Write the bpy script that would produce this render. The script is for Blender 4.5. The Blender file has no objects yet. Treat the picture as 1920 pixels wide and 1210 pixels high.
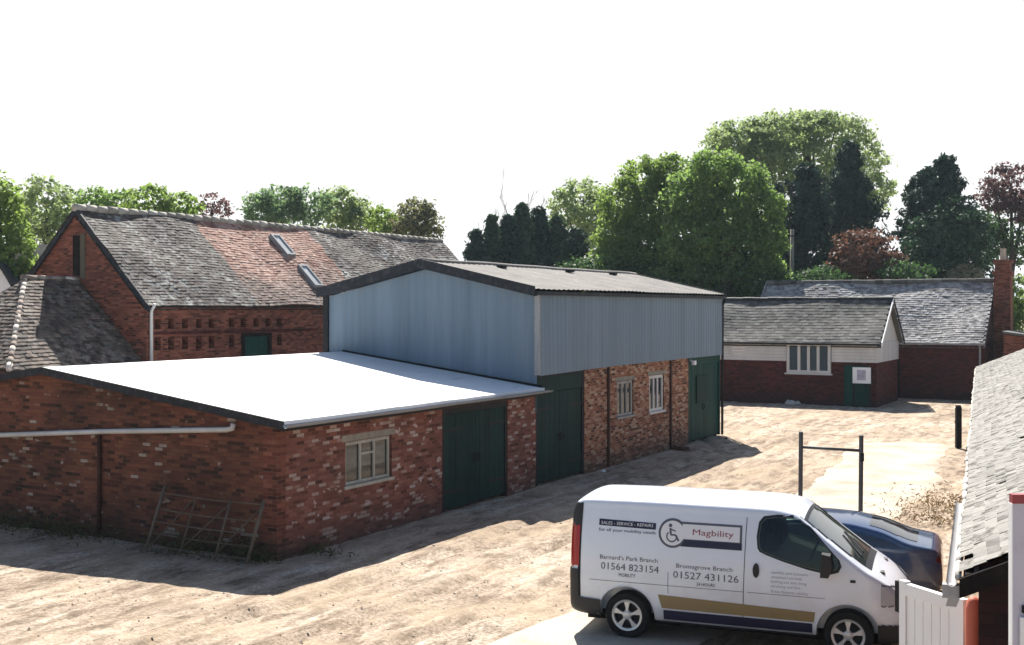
import bpy, bmesh, math, random
import numpy as np
from mathutils import Vector, Matrix, noise
random.seed(11); np.random.seed(11)
R = math.radians
S = bpy.context.scene
COL = S.collection

# ------------------------------------------------------------------ camera, light, exposure
cd = bpy.data.cameras.new('camera'); cam = bpy.data.objects.new('camera', cd); COL.objects.link(cam)
cam.location = (0, 0, 4.8); cam.rotation_euler = (R(90), 0, 0)
cd.sensor_width = 36; cd.lens = 41.25; cd.shift_y = -27/1920
cd.clip_start = 0.1; cd.clip_end = 4000
S.camera = cam
SUN_EL, SUN_AZ = R(48.0), R(-4.5)             # azimuth from +Y, negative is to the left
w = bpy.data.worlds.new('World'); S.world = w; w.use_nodes = True
nt = w.node_tree; bg = nt.nodes['Background']
sky = nt.nodes.new('ShaderNodeTexSky'); sky.sky_type = 'NISHITA'; sky.sun_disc = False
sky.sun_elevation = SUN_EL; sky.sun_rotation = SUN_AZ
sky.air_density = 1.0; sky.dust_density = 1.0; sky.ozone_density = 1.0
tc = nt.nodes.new('ShaderNodeTexCoord'); dt = nt.nodes.new('ShaderNodeVectorMath'); dt.operation = 'DOT_PRODUCT'
dt.inputs[1].default_value = (math.sin(SUN_AZ), math.cos(SUN_AZ), 0)
sq = nt.nodes.new('ShaderNodeVectorMath'); sq.operation = 'MULTIPLY'; sq.inputs[1].default_value = (1, 1, 2); nt.links.new(tc.outputs['Generated'], sq.inputs[0])
nz = nt.nodes.new('ShaderNodeVectorMath'); nz.operation = 'NORMALIZE'; nt.links.new(sq.outputs[0], nz.inputs[0]); nt.links.new(nz.outputs[0], dt.inputs[0])
mr = nt.nodes.new('ShaderNodeMapRange'); mr.interpolation_type = 'SMOOTHSTEP'; mr.inputs[1].default_value = .56; mr.inputs[2].default_value = .75
nt.links.new(dt.outputs['Value'], mr.inputs[0])
mxw = nt.nodes.new('ShaderNodeMix'); mxw.data_type = 'RGBA'; mxw.inputs[7].default_value = (8.3, 8.3, 8.3, 1)   # bright summer haze round the sun's side of the sky
nt.links.new(mr.outputs[0], mxw.inputs[0]); nt.links.new(sky.outputs[0], mxw.inputs[6]); nt.links.new(mxw.outputs[2], bg.inputs['Color'])
bg.inputs['Strength'].default_value = 0.062
sl = bpy.data.lights.new('sun', 'SUN'); so = bpy.data.objects.new('sun', sl); COL.objects.link(so)
sl.energy = 5.0; sl.angle = R(0.5); sl.color = (1, .95, .87)
sd = Vector((math.sin(SUN_AZ)*math.cos(SUN_EL), math.cos(SUN_AZ)*math.cos(SUN_EL), math.sin(SUN_EL)))
so.rotation_euler = sd.to_track_quat('Z', 'Y').to_euler(); so.location = (0, 60, 60)
S.view_settings.view_transform = 'Standard'; S.view_settings.look = 'None'
S.view_settings.gamma = 1; S.view_settings.exposure = 1.12

# ------------------------------------------------------------------ helpers
F, HZ = 2200.0, 578.0
def world(px, py, Y): return Vector(((px-960)/F*Y, Y, 4.8-(py-HZ)/F*Y))
YAW = R(60.859)                                # the farm buildings share one orientation
U = Vector((math.cos(YAW), math.sin(YAW), 0)); V = Vector((-U.y, U.x, 0))

def tag(o, label=None, cat=None, group=None, kind=None):
    if label: o['label'] = label
    if cat: o['category'] = cat
    if group: o['group'] = group
    if kind: o['kind'] = kind
    return o
def empty(name, loc, rz, label, cat, group=None):
    o = bpy.data.objects.new(name, None); COL.objects.link(o)
    o.location = loc; o.rotation_euler = (0, 0, rz); o.empty_display_size = .3
    return tag(o, label, cat, group)

class MB:
    def __init__(s): s.v = []; s.f = []; s.m = []; s.r = []
    def add(s, vs, fs, mi=0, rnd=.5):
        b = len(s.v); s.v += [tuple(p) for p in vs]; s.r += [rnd]*len(vs)
        s.f += [tuple(i+b for i in f) for f in fs]; s.m += [mi]*len(fs)
        return s
    def box(s, x0, x1, y0, y1, z0, z1, mi=0, rnd=.5):
        return s.add([(x, y, z) for z in (z0, z1) for y in (y0, y1) for x in (x0, x1)],
            [(0,2,3,1),(4,5,7,6),(0,1,5,4),(1,3,7,5),(3,2,6,7),(2,0,4,6)], mi, rnd)
    def quad(s, a, b, c, d, mi=0, rnd=.5): return s.add([a, b, c, d], [(0,1,2,3)], mi, rnd)
    def prism(s, poly, d, mi=0):               # poly: 3D points, d: extrusion vector
        n = len(poly); d = Vector(d); vs = [Vector(p) for p in poly]; vs += [p+d for p in vs]
        nrm = Vector((0,0,0))
        for i in range(n): nrm += vs[i].cross(vs[(i+1) % n])
        flip = nrm.dot(d) > 0
        fs = [tuple(range(n-1,-1,-1)), tuple(range(n, 2*n))] + [(i, (i+1)%n, n+(i+1)%n, n+i) for i in range(n)]
        if not flip: fs = [tuple(reversed(f)) for f in fs]
        return s.add(vs, fs, mi)
    def tube(s, pts, r, n=10, mi=0, cap=True, rnd=.5):
        pts = [Vector(p) for p in pts]; rs = r if isinstance(r, (list, tuple)) else [r]*len(pts)
        vs = []; fs = []
        ref = None
        for i, p in enumerate(pts):
            t = (pts[min(i+1, len(pts)-1)]-pts[max(i-1, 0)]).normalized()
            if ref is None: ref = Vector((0,0,1)) if abs(t.z) < .9 else Vector((1,0,0))
            a = t.cross(ref).normalized(); b = a.cross(t).normalized(); ref = b
            for k in range(n):
                an = 2*math.pi*k/n; vs.append(p + (a*math.cos(an)+b*math.sin(an))*rs[i])
        for i in range(len(pts)-1):
            for k in range(n):
                k2 = (k+1) % n; fs.append((i*n+k, i*n+k2, (i+1)*n+k2, (i+1)*n+k))
        if cap: fs += [tuple(range(n-1,-1,-1)), tuple(range((len(pts)-1)*n, len(pts)*n))]
        return s.add(vs, fs, mi, rnd)
    def lathe(s, prof, axis_o, ax, n=28, mi=0):   # prof: (radius, height along ax)
        ax = Vector(ax).normalized(); ref = Vector((0,0,1)) if abs(ax.z) < .9 else Vector((1,0,0))
        a = ax.cross(ref).normalized(); b = ax.cross(a); o = Vector(axis_o); vs = []; fs = []
        for r_, h_ in prof:
            for k in range(n):
                an = 2*math.pi*k/n; vs.append(o+ax*h_+(a*math.cos(an)+b*math.sin(an))*r_)
        for i in range(len(prof)-1):
            for k in range(n):
                k2 = (k+1) % n; fs.append((i*n+k, i*n+k2, (i+1)*n+k2, (i+1)*n+k))
        return s.add(vs, fs, mi)
    def build(s, name, mats, parent=None, smooth=False, angle=None, loc=None, fix=False):
        me = bpy.data.meshes.new(name); me.from_pydata(s.v, [], s.f)
        if fix:
            bm = bmesh.new(); bm.from_mesh(me); bmesh.ops.recalc_face_normals(bm, faces=bm.faces); bm.to_mesh(me); bm.free()
        if not isinstance(mats, (list, tuple)): mats = [mats]
        for m in mats: me.materials.append(m)
        me.polygons.foreach_set('material_index', s.m)
        nl = len(me.loops); npol = len(me.polygons); nv = len(me.vertices)
        co = np.empty(nv*3); me.vertices.foreach_get('co', co); co = co.reshape(-1,3)
        nr = np.empty(npol*3); me.polygons.foreach_get('normal', nr); nr = nr.reshape(-1,3)
        lt = np.empty(npol, int); me.polygons.foreach_get('loop_total', lt)
        lv = np.empty(nl, int); me.loops.foreach_get('vertex_index', lv)
        n = np.repeat(nr, lt, axis=0); p = co[lv]
        h = np.hypot(n[:,0], n[:,1]); flat = np.abs(n[:,2]) > .985
        h = np.where(h < 1e-6, 1, h)
        t = np.stack([-n[:,1]/h, n[:,0]/h, np.zeros(nl)], 1); t[flat] = (1,0,0)
        b = np.cross(n, t)
        uv = np.stack([(p*t).sum(1), (p*b).sum(1)], 1)
        l = me.uv_layers.new(name='UVMap'); l.data.foreach_set('uv', uv.astype(np.float32).ravel())
        at = me.attributes.new('rnd', 'FLOAT', 'POINT'); at.data.foreach_set('value', np.array(s.r, np.float32))
        if smooth:
            me.polygons.foreach_set('use_smooth', [True]*npol)
            if angle: me.set_sharp_from_angle(angle=R(angle))
        me.update()
        o = bpy.data.objects.new(name, me); COL.objects.link(o)
        if parent: o.parent = parent
        if loc is not None: o.location = loc
        return o

# ------------------------------------------------------------------ materials
class M:
    def __init__(s, name, rough=.8, spec=.3, metal=0):
        s.mat = bpy.data.materials.new(name); s.mat.use_nodes = True; s.t = s.mat.node_tree
        s.b = s.t.nodes['Principled BSDF']; s.b.inputs['Roughness'].default_value = rough
        s.b.inputs['Specular IOR Level'].default_value = spec; s.b.inputs['Metallic'].default_value = metal
    def set(s, sock, v):
        if isinstance(v, bpy.types.NodeSocket): s.t.links.new(v, sock)
        elif isinstance(v, (tuple, list)) and len(v) == 3 and sock.type == 'RGBA': sock.default_value = (*v, 1)
        else: sock.default_value = v
    def n(s, typ, out=0, props={}, **ins):
        nd = s.t.nodes.new('ShaderNode'+typ)
        for k, v in props.items(): setattr(nd, k, v)
        for k, v in ins.items():
            k = k.replace('_', ' ') if k.replace('_', ' ') in nd.inputs else k
            s.set(nd.inputs[int(k[1:])] if k[0] == 'i' and k[1:].isdigit() else nd.inputs[k], v)
        return nd.outputs[out]
    def uv(s): return s.n('TexCoord', 'UV')
    def obj(s): return s.n('TexCoord', 'Object')
    def noise(s, vec, scale, detail=4, rough=.55, out=0): return s.n('TexNoise', out, Vector=vec, Scale=scale, Detail=detail, Roughness=rough)
    def map(s, vec, scale=(1,1,1), rot=(0,0,0)): return s.n('Mapping', Vector=vec, Scale=scale, Rotation=rot)
    def math(s, op, a, b=0.0, clamp=False): return s.n('Math', props={'operation': op, 'use_clamp': clamp}, i0=a, i1=b)
    def ramp(s, fac, stops, mode='LINEAR'):
        nd = s.t.nodes.new('ShaderNodeValToRGB'); cr = nd.color_ramp; cr.interpolation = mode
        while len(cr.elements) < len(stops): cr.elements.new(.5)
        for e, (p, c) in zip(cr.elements, stops):
            e.position = p; e.color = (*c, 1) if isinstance(c, (tuple, list)) else (c, c, c, 1)
        s.set(nd.inputs[0], fac); return nd.outputs[0]
    def mix(s, fac, a, b, mode='MIX'):
        nd = s.t.nodes.new('ShaderNodeMix'); nd.data_type = 'RGBA'; nd.blend_type = mode
        s.set(nd.inputs[0], fac); s.set(nd.inputs[6], a); s.set(nd.inputs[7], b); return nd.outputs[2]
    def attr(s, name='rnd'): return s.n('Attribute', 'Fac', props={'attribute_name': name})
    def col(s, c): s.set(s.b.inputs['Base Color'], c); return s
    def rough(s, c): s.set(s.b.inputs['Roughness'], c); return s
    def bump(s, h, strength=.5, dist=.02):
        s.set(s.b.inputs['Normal'], s.n('Bump', Height=h, Strength=strength, Distance=dist)); return s

def brick(name, stops, mortar, pale=.5, mottle=.5, grime=(.06,.05,.04), grime_amt=.5, spall=.0, spallcol=(.5,.4,.33)):
    m = M(name, .9, .2); uv = m.uv(); ob = m.obj()
    wob = m.noise(uv, 1.3, 2)
    vec = m.n('VectorMath', props={'operation': 'ADD'}, i0=uv, i1=m.n('VectorMath', props={'operation':'SCALE'}, i0=m.noise(uv, 2.2, 2, out=1), Scale=.012))
    def bt(a, b, mo):
        nd = m.t.nodes.new('ShaderNodeTexBrick'); nd.offset = .5
        for k, v in (('Color1', a), ('Color2', b), ('Mortar', mo)): nd.inputs[k].default_value = (v, v, v, 1)
        nd.inputs['Scale'].default_value = 1; nd.inputs['Brick Width'].default_value = .23; nd.inputs['Row Height'].default_value = .076
        nd.inputs['Mortar Size'].default_value = .007; nd.inputs['Mortar Smooth'].default_value = .25
        m.set(nd.inputs['Vector'], vec); return nd
    nd = bt(0, 1, .5); rnd = nd.outputs['Color']; mo = nd.outputs['Fac']
    clus = m.math('MULTIPLY', m.math('SUBTRACT', m.noise(uv, .9, 3), .5), mottle)
    val = m.math('ADD', rnd, clus, True)
    c = m.ramp(val, stops)
    fine = m.noise(uv, 26, 3)
    c = m.mix(.35, c, m.ramp(fine, [(.25, .25), (.75, 1.0)]), 'MULTIPLY')
    c = m.mix(mo, c, mortar)
    if spall:
        sp = m.ramp(m.noise(m.map(uv, (1, 1.7, 1)), 2.9, 3, .55), [(.685-spall*.1, 0.0), (.72-spall*.1, 1.0)])
        c = m.mix(m.math('MULTIPLY', sp, .8), c, spallcol)
    g = m.ramp(m.noise(uv, .55, 5, .6), [(.42, 0.0), (.72, 1.0)])
    c = m.mix(m.math('MULTIPLY', g, grime_amt), c, grime)
    z = m.n('SeparateXYZ', 'Z', Vector=ob)
    damp = m.ramp(m.math('ADD', z, m.math('MULTIPLY', m.math('SUBTRACT', wob, .5), .8)), [(.05, 1.0), (.65, 0.0)])
    c = m.mix(m.math('MULTIPLY', damp, .55), c, grime)
    m.col(c)
    m.bump(m.math('ADD', m.math('MULTIPLY', mo, -1.0), m.math('MULTIPLY', fine, .6)), .7, .012)
    return m.mat

def tiles(name, stops, lichen=(.42,.42,.38), lamt=.5, lscale=1.6, moss=(.06,.07,.035), mossamt=.3, band=None, rough=.85, mscale=1.1, mthr=.56):
    m = M(name, rough, .35); ob = m.obj(); r = m.attr()
    lo = m.noise(ob, .5, 4, .6)
    c = m.ramp(m.math('ADD', r, m.math('MULTIPLY', m.math('SUBTRACT', lo, .5), .9), True), stops)
    if band:                                    # (x0, x1, stops, slant): a strip of newer tiles between two lengths of the roof
        x = m.n('SeparateXYZ', 'X', Vector=ob); y = m.n('SeparateXYZ', 'Y', Vector=ob)
        xx = m.math('ADD', x, m.math('MULTIPLY', m.math('SUBTRACT', m.noise(ob, 1.5, 2), .5), .7))
        k = m.math('MULTIPLY', m.math('GREATER_THAN', xx, band[0]), m.math('LESS_THAN', xx, band[1]))
        c2 = m.ramp(m.math('ADD', r, m.math('MULTIPLY', m.math('SUBTRACT', lo, .5), 1.1), True), band[2])
        up = m.ramp(m.math('ADD', m.math('MULTIPLY', y, .31), m.math('MULTIPLY', m.math('SUBTRACT', lo, .5), .8)), [(.15, .25), (.5, 1.0)])
        c = m.mix(m.math('MULTIPLY', k, up), c, c2)
        lk = m.math('SUBTRACT', 1.0, m.math('MULTIPLY', k, .75))
    else: lk = 1.0
    l = m.ramp(m.noise(ob, lscale*2.2, 6, .72), [(.50, 0.0), (.62, 1.0)])
    l2 = m.ramp(m.noise(ob, lscale*.35, 3), [(.35, 0.1), (.6, 1.0)])
    c = m.mix(m.math('MULTIPLY', m.math('MULTIPLY', l, l2), m.math('MULTIPLY', lk, lamt)), c, lichen)
    mo = m.ramp(m.noise(ob, lscale*mscale, 5, .65), [(mthr, 0.0), (mthr+.1, 1.0)])
    c = m.mix(m.math('MULTIPLY', mo, mossamt), c, moss)
    m.col(c).bump(m.noise(ob, 14, 4), .4, .02)
    return m.mat

def paint(name, c, rough=.5, spec=.4, vary=.15, scale=3, dirt=(.1,.09,.08), damt=.25, streak=True):
    m = M(name, rough, spec); ob = m.obj()
    n = m.noise(m.map(ob, (1,1,.18)) if streak else ob, scale, 5, .6)
    cc = m.mix(m.ramp(n, [(.3, 0.0), (.75, 1.0)]), tuple(x*(1-vary) for x in c), tuple(min(1, x*(1+vary)) for x in c))
    d = m.ramp(m.noise(ob, scale*1.7, 6, .65), [(.5, 0.0), (.75, 1.0)])
    cc = m.mix(m.math('MULTIPLY', d, damt), cc, dirt)
    m.col(cc); m.bump(m.noise(ob, 18, 3), .12, .01)
    return m.mat

def leafmat(name, dark, light, trans=.35, spread=.9):
    m = M(name, .6, .25); r = m.attr(); ob = m.obj()
    v = m.math('ADD', m.math('MULTIPLY', r, .6), m.math('MULTIPLY', m.noise(ob, .35, 3), .5), True)
    c = m.ramp(v, [(.2, dark), (.85, light)])
    m.col(c)
    out = m.t.nodes['Material Output']
    tr = m.t.nodes.new('ShaderNodeBsdfTranslucent'); m.set(tr.inputs[0], m.mix(.5, c, (light[0]*1.3, light[1]*1.25, light[2]*.7)))
    mx = m.t.nodes.new('ShaderNodeMixShader'); mx.inputs[0].default_value = trans
    m.t.links.new(m.b.outputs[0], mx.inputs[1]); m.t.links.new(tr.outputs[0], mx.inputs[2]); m.t.links.new(mx.outputs[0], out.inputs[0])
    return m.mat

def glass(name, c=(.012,.015,.018), rough=.04, spec=.6, ior=1.5):
    m = M(name, rough, spec); m.b.inputs['IOR'].default_value = ior; ob = m.obj()
    m.col(m.mix(m.noise(ob, 2.5, 3), c, tuple(x*2.2+.004 for x in c))); m.bump(m.noise(ob, 1.4, 2), .05, .02)
    return m.mat
def carpaint(name, c, rough=.28):
    m = M(name, rough, .5); ob = m.obj()
    m.b.inputs['Coat Weight'].default_value = .6; m.b.inputs['Coat Roughness'].default_value = .06
    d = m.n('SeparateXYZ', 'Z', Vector=ob)
    dirt = m.math('MULTIPLY', m.ramp(d, [(.3, 1.0), (1.0, 0.12)]), m.ramp(m.noise(ob, 3.5, 5, .6), [(.35, 0.1), (.75, .6)]))
    m.col(m.mix(dirt, c, (.3,.27,.22))); return m.mat

red = [(0, (.09,.034,.024)), (.10, (.16,.055,.036)), (.3, (.24,.084,.060)), (.6, (.30,.110,.078)), (.86, (.37,.155,.108)), (.90, (.46,.31,.25)), (1, (.58,.46,.40))]
B_FRONT = brick('brick front', red, (.19,.10,.075), mottle=.6, grime_amt=.45, grime=(.09,.06,.05), spall=.55, spallcol=(.60,.47,.42))
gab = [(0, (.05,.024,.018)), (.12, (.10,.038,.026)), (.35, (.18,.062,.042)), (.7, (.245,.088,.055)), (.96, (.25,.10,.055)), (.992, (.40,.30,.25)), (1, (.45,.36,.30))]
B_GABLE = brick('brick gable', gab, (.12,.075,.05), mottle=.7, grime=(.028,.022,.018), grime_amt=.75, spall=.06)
ora = [(0, (.08,.035,.025)), (.15, (.17,.06,.035)), (.4, (.34,.12,.065)), (.65, (.42,.18,.1)), (.8, (.5,.28,.18)), (1, (.58,.42,.3))]
B_ORANGE = brick('brick orange', ora, (.34,.24,.17), mottle=.35, grime_amt=.15, spall=.3, spallcol=(.5,.36,.26))
brn = [(0, (.07,.025,.02)), (.2, (.15,.045,.03)), (.6, (.25,.075,.05)), (1, (.33,.12,.075))]
B_BARN = brick('brick barn', brn, (.18,.1,.07), mottle=.6, grime_amt=.35)
drk = [(0, (.05,.014,.013)), (.5, (.10,.022,.02)), (1, (.15,.036,.03))]
B_DARK = brick('brick dark', drk, (.07,.025,.02), mottle=.5, grime_amt=.5, grime=(.03,.015,.015))

B_SHADED = brick('brick shaded', [(0,(.02,.010,.010)),(1,(.045,.018,.016))], (.02,.012,.011), mottle=.5, grime_amt=.5, grime=(.012,.01,.01))  # near-black brick: shade on the outhouse gable end put into the colour
GREY_T = [(0, (.032,.026,.024)), (.3, (.07,.056,.049)), (.7, (.105,.085,.075)), (1, (.15,.124,.11))]
BROWN_T = [(0, (.035,.026,.022)), (.4, (.08,.06,.048)), (.8, (.135,.10,.08)), (1, (.20,.15,.12))]
RED_T = [(0, (.19,.09,.065)), (.35, (.28,.14,.105)), (.7, (.37,.205,.155)), (1, (.46,.30,.24))]
T_BARN = tiles('barn tiles', GREY_T, lichen=(.46,.47,.44), lamt=.95, lscale=1.1, band=(5.25, 11.85, RED_T), moss=(.07,.065,.04), mossamt=.25)
T_OUT = tiles('outbuilding tiles', BROWN_T, lichen=(.4,.38,.34), lamt=.6, mossamt=.3)
T_COT = tiles('cottage slates', [(0,(.05,.048,.046)),(.5,(.1,.097,.092)),(1,(.16,.155,.145))], lichen=(.22,.21,.19), lamt=.4, mossamt=.35)
T_LONG = tiles('long cottage tiles', [(0,(.11,.105,.105)),(.5,(.25,.24,.24)),(1,(.38,.365,.36))], lichen=(.58,.58,.56), lamt=.9, lscale=2.2, mossamt=.2)
T_RIGHT = tiles('weathered tiles', [(0,(.09,.084,.077)),(.07,(.17,.162,.148)),(.5,(.21,.20,.185)),(1,(.245,.235,.218))], lichen=(.33,.32,.30), lamt=.6, lscale=2.6, moss=(.045,.04,.032), mossamt=.9, mscale=2.4, mthr=.525)
P_GREEN = paint('dark green paint', (.004,.030,.026), .6, .12, .35, 2.2, (.006,.012,.022), .6)
P_GREEN2 = paint('green paint', (.008,.052,.042), .6, .12, .3, 2.2, (.008,.022,.03), .5)
P_WHITE = paint('white paint', (.84,.86,.87), .5, .4, .03, 2, (.62,.62,.62), .18)
P_BOARD = paint('white boards', (.62,.6,.57), .6, .3, .12, 1.5, (.35,.3,.26), .3)
P_FRAME = paint('weathered frame', (.42,.40,.34), .7, .2, .2, 4, (.2,.18,.14), .4)
P_GREYPIPE = paint('grey gutter', (.27,.27,.28), .5, .4, .12, 2, (.2,.19,.18), .35)
P_WPIPE = paint('pale pipe', (.55,.54,.52), .5, .4, .12, 2, (.3,.27,.24), .35)
P_BLACK = paint('black trim', (.012,.012,.015), .6, .2, .2, 4, (.05,.045,.04), .4)
P_BARGE = paint('barge board', (.018,.021,.028), .6, .2, .3, 3, (.3,.3,.29), .16, streak=False)
P_RUST = paint('rusty iron', (.06,.025,.018), .7, .2, .3, 4)
P_TAR = paint('dark interior', (.012,.010,.010), .9, .1, .2, 3)
P_MORTAR = paint('pale mortar', (.55,.52,.47), .9, .2, .2, 5, (.2,.18,.15), .5, streak=False)
P_GALV = paint('galvanised steel', (.3,.31,.32), .5, .4, .2, 6, (.16,.14,.11), .5)
P_STONE = paint('concrete lintel', (.3,.27,.22), .9, .2, .2, 4, (.1,.09,.07), .5)
G_WIN = glass('window glass')

def mk_metal():
    m = M('blue grey cladding', .5, .4); ob = m.obj()
    st = m.noise(m.map(ob, (2.2, 2.2, .10)), 1.6, 5, .6)
    c = m.ramp(st, [(.2, (.115,.175,.24)), (.5, (.15,.218,.288)), (.8, (.19,.26,.33))])
    sh = m.noise(m.map(ob, (.9, .9, .02)), 1.1, 1)
    c = m.mix(.4, c, m.ramp(sh, [(.35, .62), (.65, 1.0)]), 'MULTIPLY')
    ru = m.ramp(m.noise(m.map(ob, (3, 3, .35)), 2.2, 5, .7), [(.6, 0.0), (.72, 1.0)])
    c = m.mix(m.math('MULTIPLY', ru, .35), c, (.2,.17,.15))
    return m.col(c).mat
CLAD = mk_metal()
def mk_sheet():
    m = M('cement sheet roof', .85, .3); ob = m.obj()
    c = m.ramp(m.noise(ob, .9, 5, .65), [(.3, (.115,.105,.10)), (.7, (.215,.20,.185))])
    l = m.ramp(m.noise(ob, 5, 5, .7), [(.55, 0.0), (.68, 1.0)])
    c = m.mix(m.math('MULTIPLY', l, .4), c, (.36,.35,.32))
    return m.col(c).bump(m.noise(ob, 8, 4), .3, .02).mat
SHEET = mk_sheet()
def mk_whiteroof():
    m = M('white roof coating', .7, .3); ob = m.obj()
    c = m.ramp(m.noise(ob, .45, 5, .6), [(.3, (.70,.70,.70)), (.6, (.82,.82,.81))])
    l = m.ramp(m.noise(m.map(ob, (.5, 2.2, 1)), 1.4, 5, .7), [(.60, 0.0), (.72, 1.0)])
    c = m.mix(m.math('MULTIPLY', l, .6), c, (.30,.29,.28))
    return m.col(c).bump(m.noise(ob, 3, 4), .15, .02).mat
WROOF = mk_whiteroof()

# ------------------------------------------------------------------ ground
def path_x(y):                                  # left edge of the pale concrete lane
    return np.interp(y, [8, 13, 16.7, 19.5, 31.3, 40.6], [-6.5, -3.3, -.7, 1.24, 7.7, 11.6])
def gheight(x, y):
    d = x-path_x(y)
    s = .03*noise.noise((x*.9-y*.45, (y*.89+x*.45)*.25, 3)) + .022*noise.noise((x*2.1-y*1.1, (y*1.78+x*.9)*.6, 8)) + .018*noise.noise((x*3.4, y*2.6, 1))
    for c in (-1.1, -2.7, -4.6):               # wheel ruts alongside the lane
        q = (d-c-.35*noise.noise((x*.2, y*.2, c)))/.17
        s += -.085*math.exp(-q*q) + .04*math.exp(-(abs(q)-1.9)**2)
    return s-.03
def mk_ground():
    xs = np.concatenate([[-1500,-500,-200,-80,-40,-28], np.arange(-20, 18, .16), [20,24,30,45,90,200,500,1500]])
    ys = np.concatenate([[-300,-60,-15,0,6], np.arange(11, 30, .16), np.arange(30, 64, .4), [70,80,100,150,300,700,2000]])
    mb = MB(); nx = len(xs)
    vs = []
    for y in ys:
        for x in xs:
            k = (-20 <= x <= 18) and (11 <= y <= 64)
            vs.append((x, y, gheight(x, y) if k else -.03))
    fs = [(j*nx+i, j*nx+i+1, (j+1)*nx+i+1, (j+1)*nx+i) for j in range(len(ys)-1) for i in range(nx-1)]
    mb.add(vs, fs)
    m = M('yard earth', .95, .15); ob = m.obj()
    rot = m.map(ob, (1,1,1), (0,0,R(-62)))
    st = m.noise(m.map(rot, (.07, .85, 1)), 1.7, 6, .65)
    big = m.noise(ob, .22, 4, .6)
    c = m.ramp(m.math('ADD', m.math('MULTIPLY', st, .6), m.math('MULTIPLY', big, .45)), [(.36, (.25,.19,.14)), (.45, (.37,.29,.22)), (.54, (.50,.405,.315)), (.66, (.68,.585,.485))])
    cl = m.ramp(m.noise(m.map(rot, (.4, 1, 1)), 3.2, 6, .7), [(.40, (.40,.37,.34)), (.54, (1,1,1))])
    c = m.mix(.8, c, cl, 'MULTIPLY')
    gv = m.noise(ob, 16, 5, .75)
    c = m.mix(.75, c, m.ramp(gv, [(.40, (.42,.39,.36)), (.56, (1.0,1.0,1.0))]), 'MULTIPLY')
    pk = m.ramp(m.noise(ob, .5, 3), [(.45, 0.0), (.6, .45)])
    c = m.mix(pk, c, (.48,.375,.265))
    m.col(c).bump(m.math('ADD', m.math('MULTIPLY', gv, .5), m.noise(ob, 5, 5, .7)), .8, .06)
    o = mb.build('ground', m.mat, smooth=True); tag(o, kind='structure')
    # lane
    mb = MB(); vs = []; ys2 = np.arange(11.2, 42, .3); nc = 12
    for y in ys2:
        x0 = path_x(y) + .5*noise.noise((y*.5, 0, 5)) + .18*noise.noise((y*2.2, 0, 2)); x1 = path_x(y)+3.7+.5*noise.noise((y*.5, 9, 5))+.15*noise.noise((y*2.2, 4, 2))
        for i in range(nc):
            x = x0+(x1-x0)*i/(nc-1); e = min(i, nc-1-i)
            z = -.004 + (.012 if e else -.09) + .008*noise.noise((x*.8, y*.8, 4))
            vs.append((x, y, z))
    mb.add(vs, [(j*nc+i, j*nc+i+1, (j+1)*nc+i+1, (j+1)*nc+i) for j in range(len(ys2)-1) for i in range(nc-1)])
    m = M('pale concrete', .9, .2); ob = m.obj()
    c = m.ramp(m.noise(ob, .8, 6, .65), [(.35, (.36,.31,.245)), (.52, (.47,.42,.345)), (.7, (.55,.505,.42))])
    c = m.mix(.4, c, m.ramp(m.noise(ob, 9, 5, .75), [(.3, (.6,.56,.5)), (.6, (1,1,1))]), 'MULTIPLY')
    m.col(c).bump(m.noise(ob, 12, 5, .7), .4, .03)
    tag(mb.build('concrete_lane', m.mat, smooth=True), kind='structure')
mk_ground()

# ------------------------------------------------------------------ building pieces
def wall_x(mb, x0, x1, z0, z1, holes, y0, th, mi=0):
    """wall in the xz plane, front face at y0 (facing -y), with rectangular holes (hx0,hx1,hz0,hz1)"""
    xs = sorted({x0, x1, *[h[i] for h in holes for i in (0,1)]}); zs = sorted({z0, z1, *[h[i] for h in holes for i in (2,3)]})
    xs = [x for x in xs if x0 <= x <= x1]; zs = [z for z in zs if z0 <= z <= z1]
    def solid(i, j):
        if i < 0 or j < 0 or i >= len(xs)-1 or j >= len(zs)-1: return False
        cx, cz = (xs[i]+xs[i+1])/2, (zs[j]+zs[j+1])/2
        return not any(h[0] < cx < h[1] and h[2] < cz < h[3] for h in holes)
    y1 = y0+th
    for i in range(len(xs)-1):
        for j in range(len(zs)-1):
            if not solid(i, j): continue
            a, b, c, d = xs[i], xs[i+1], zs[j], zs[j+1]
            mb.quad((a,y0,c),(b,y0,c),(b,y0,d),(a,y0,d), mi); mb.quad((b,y1,c),(a,y1,c),(a,y1,d),(b,y1,d), mi)
            if not solid(i-1,j): mb.quad((a,y1,c),(a,y0,c),(a,y0,d),(a,y1,d), mi)
            if not solid(i+1,j): mb.quad((b,y0,c),(b,y1,c),(b,y1,d),(b,y0,d), mi)
            if not solid(i,j-1): mb.quad((a,y1,c),(b,y1,c),(b,y0,c),(a,y0,c), mi)
            if not solid(i,j+1): mb.quad((a,y0,d),(b,y0,d),(b,y1,d),(a,y1,d), mi)

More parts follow.
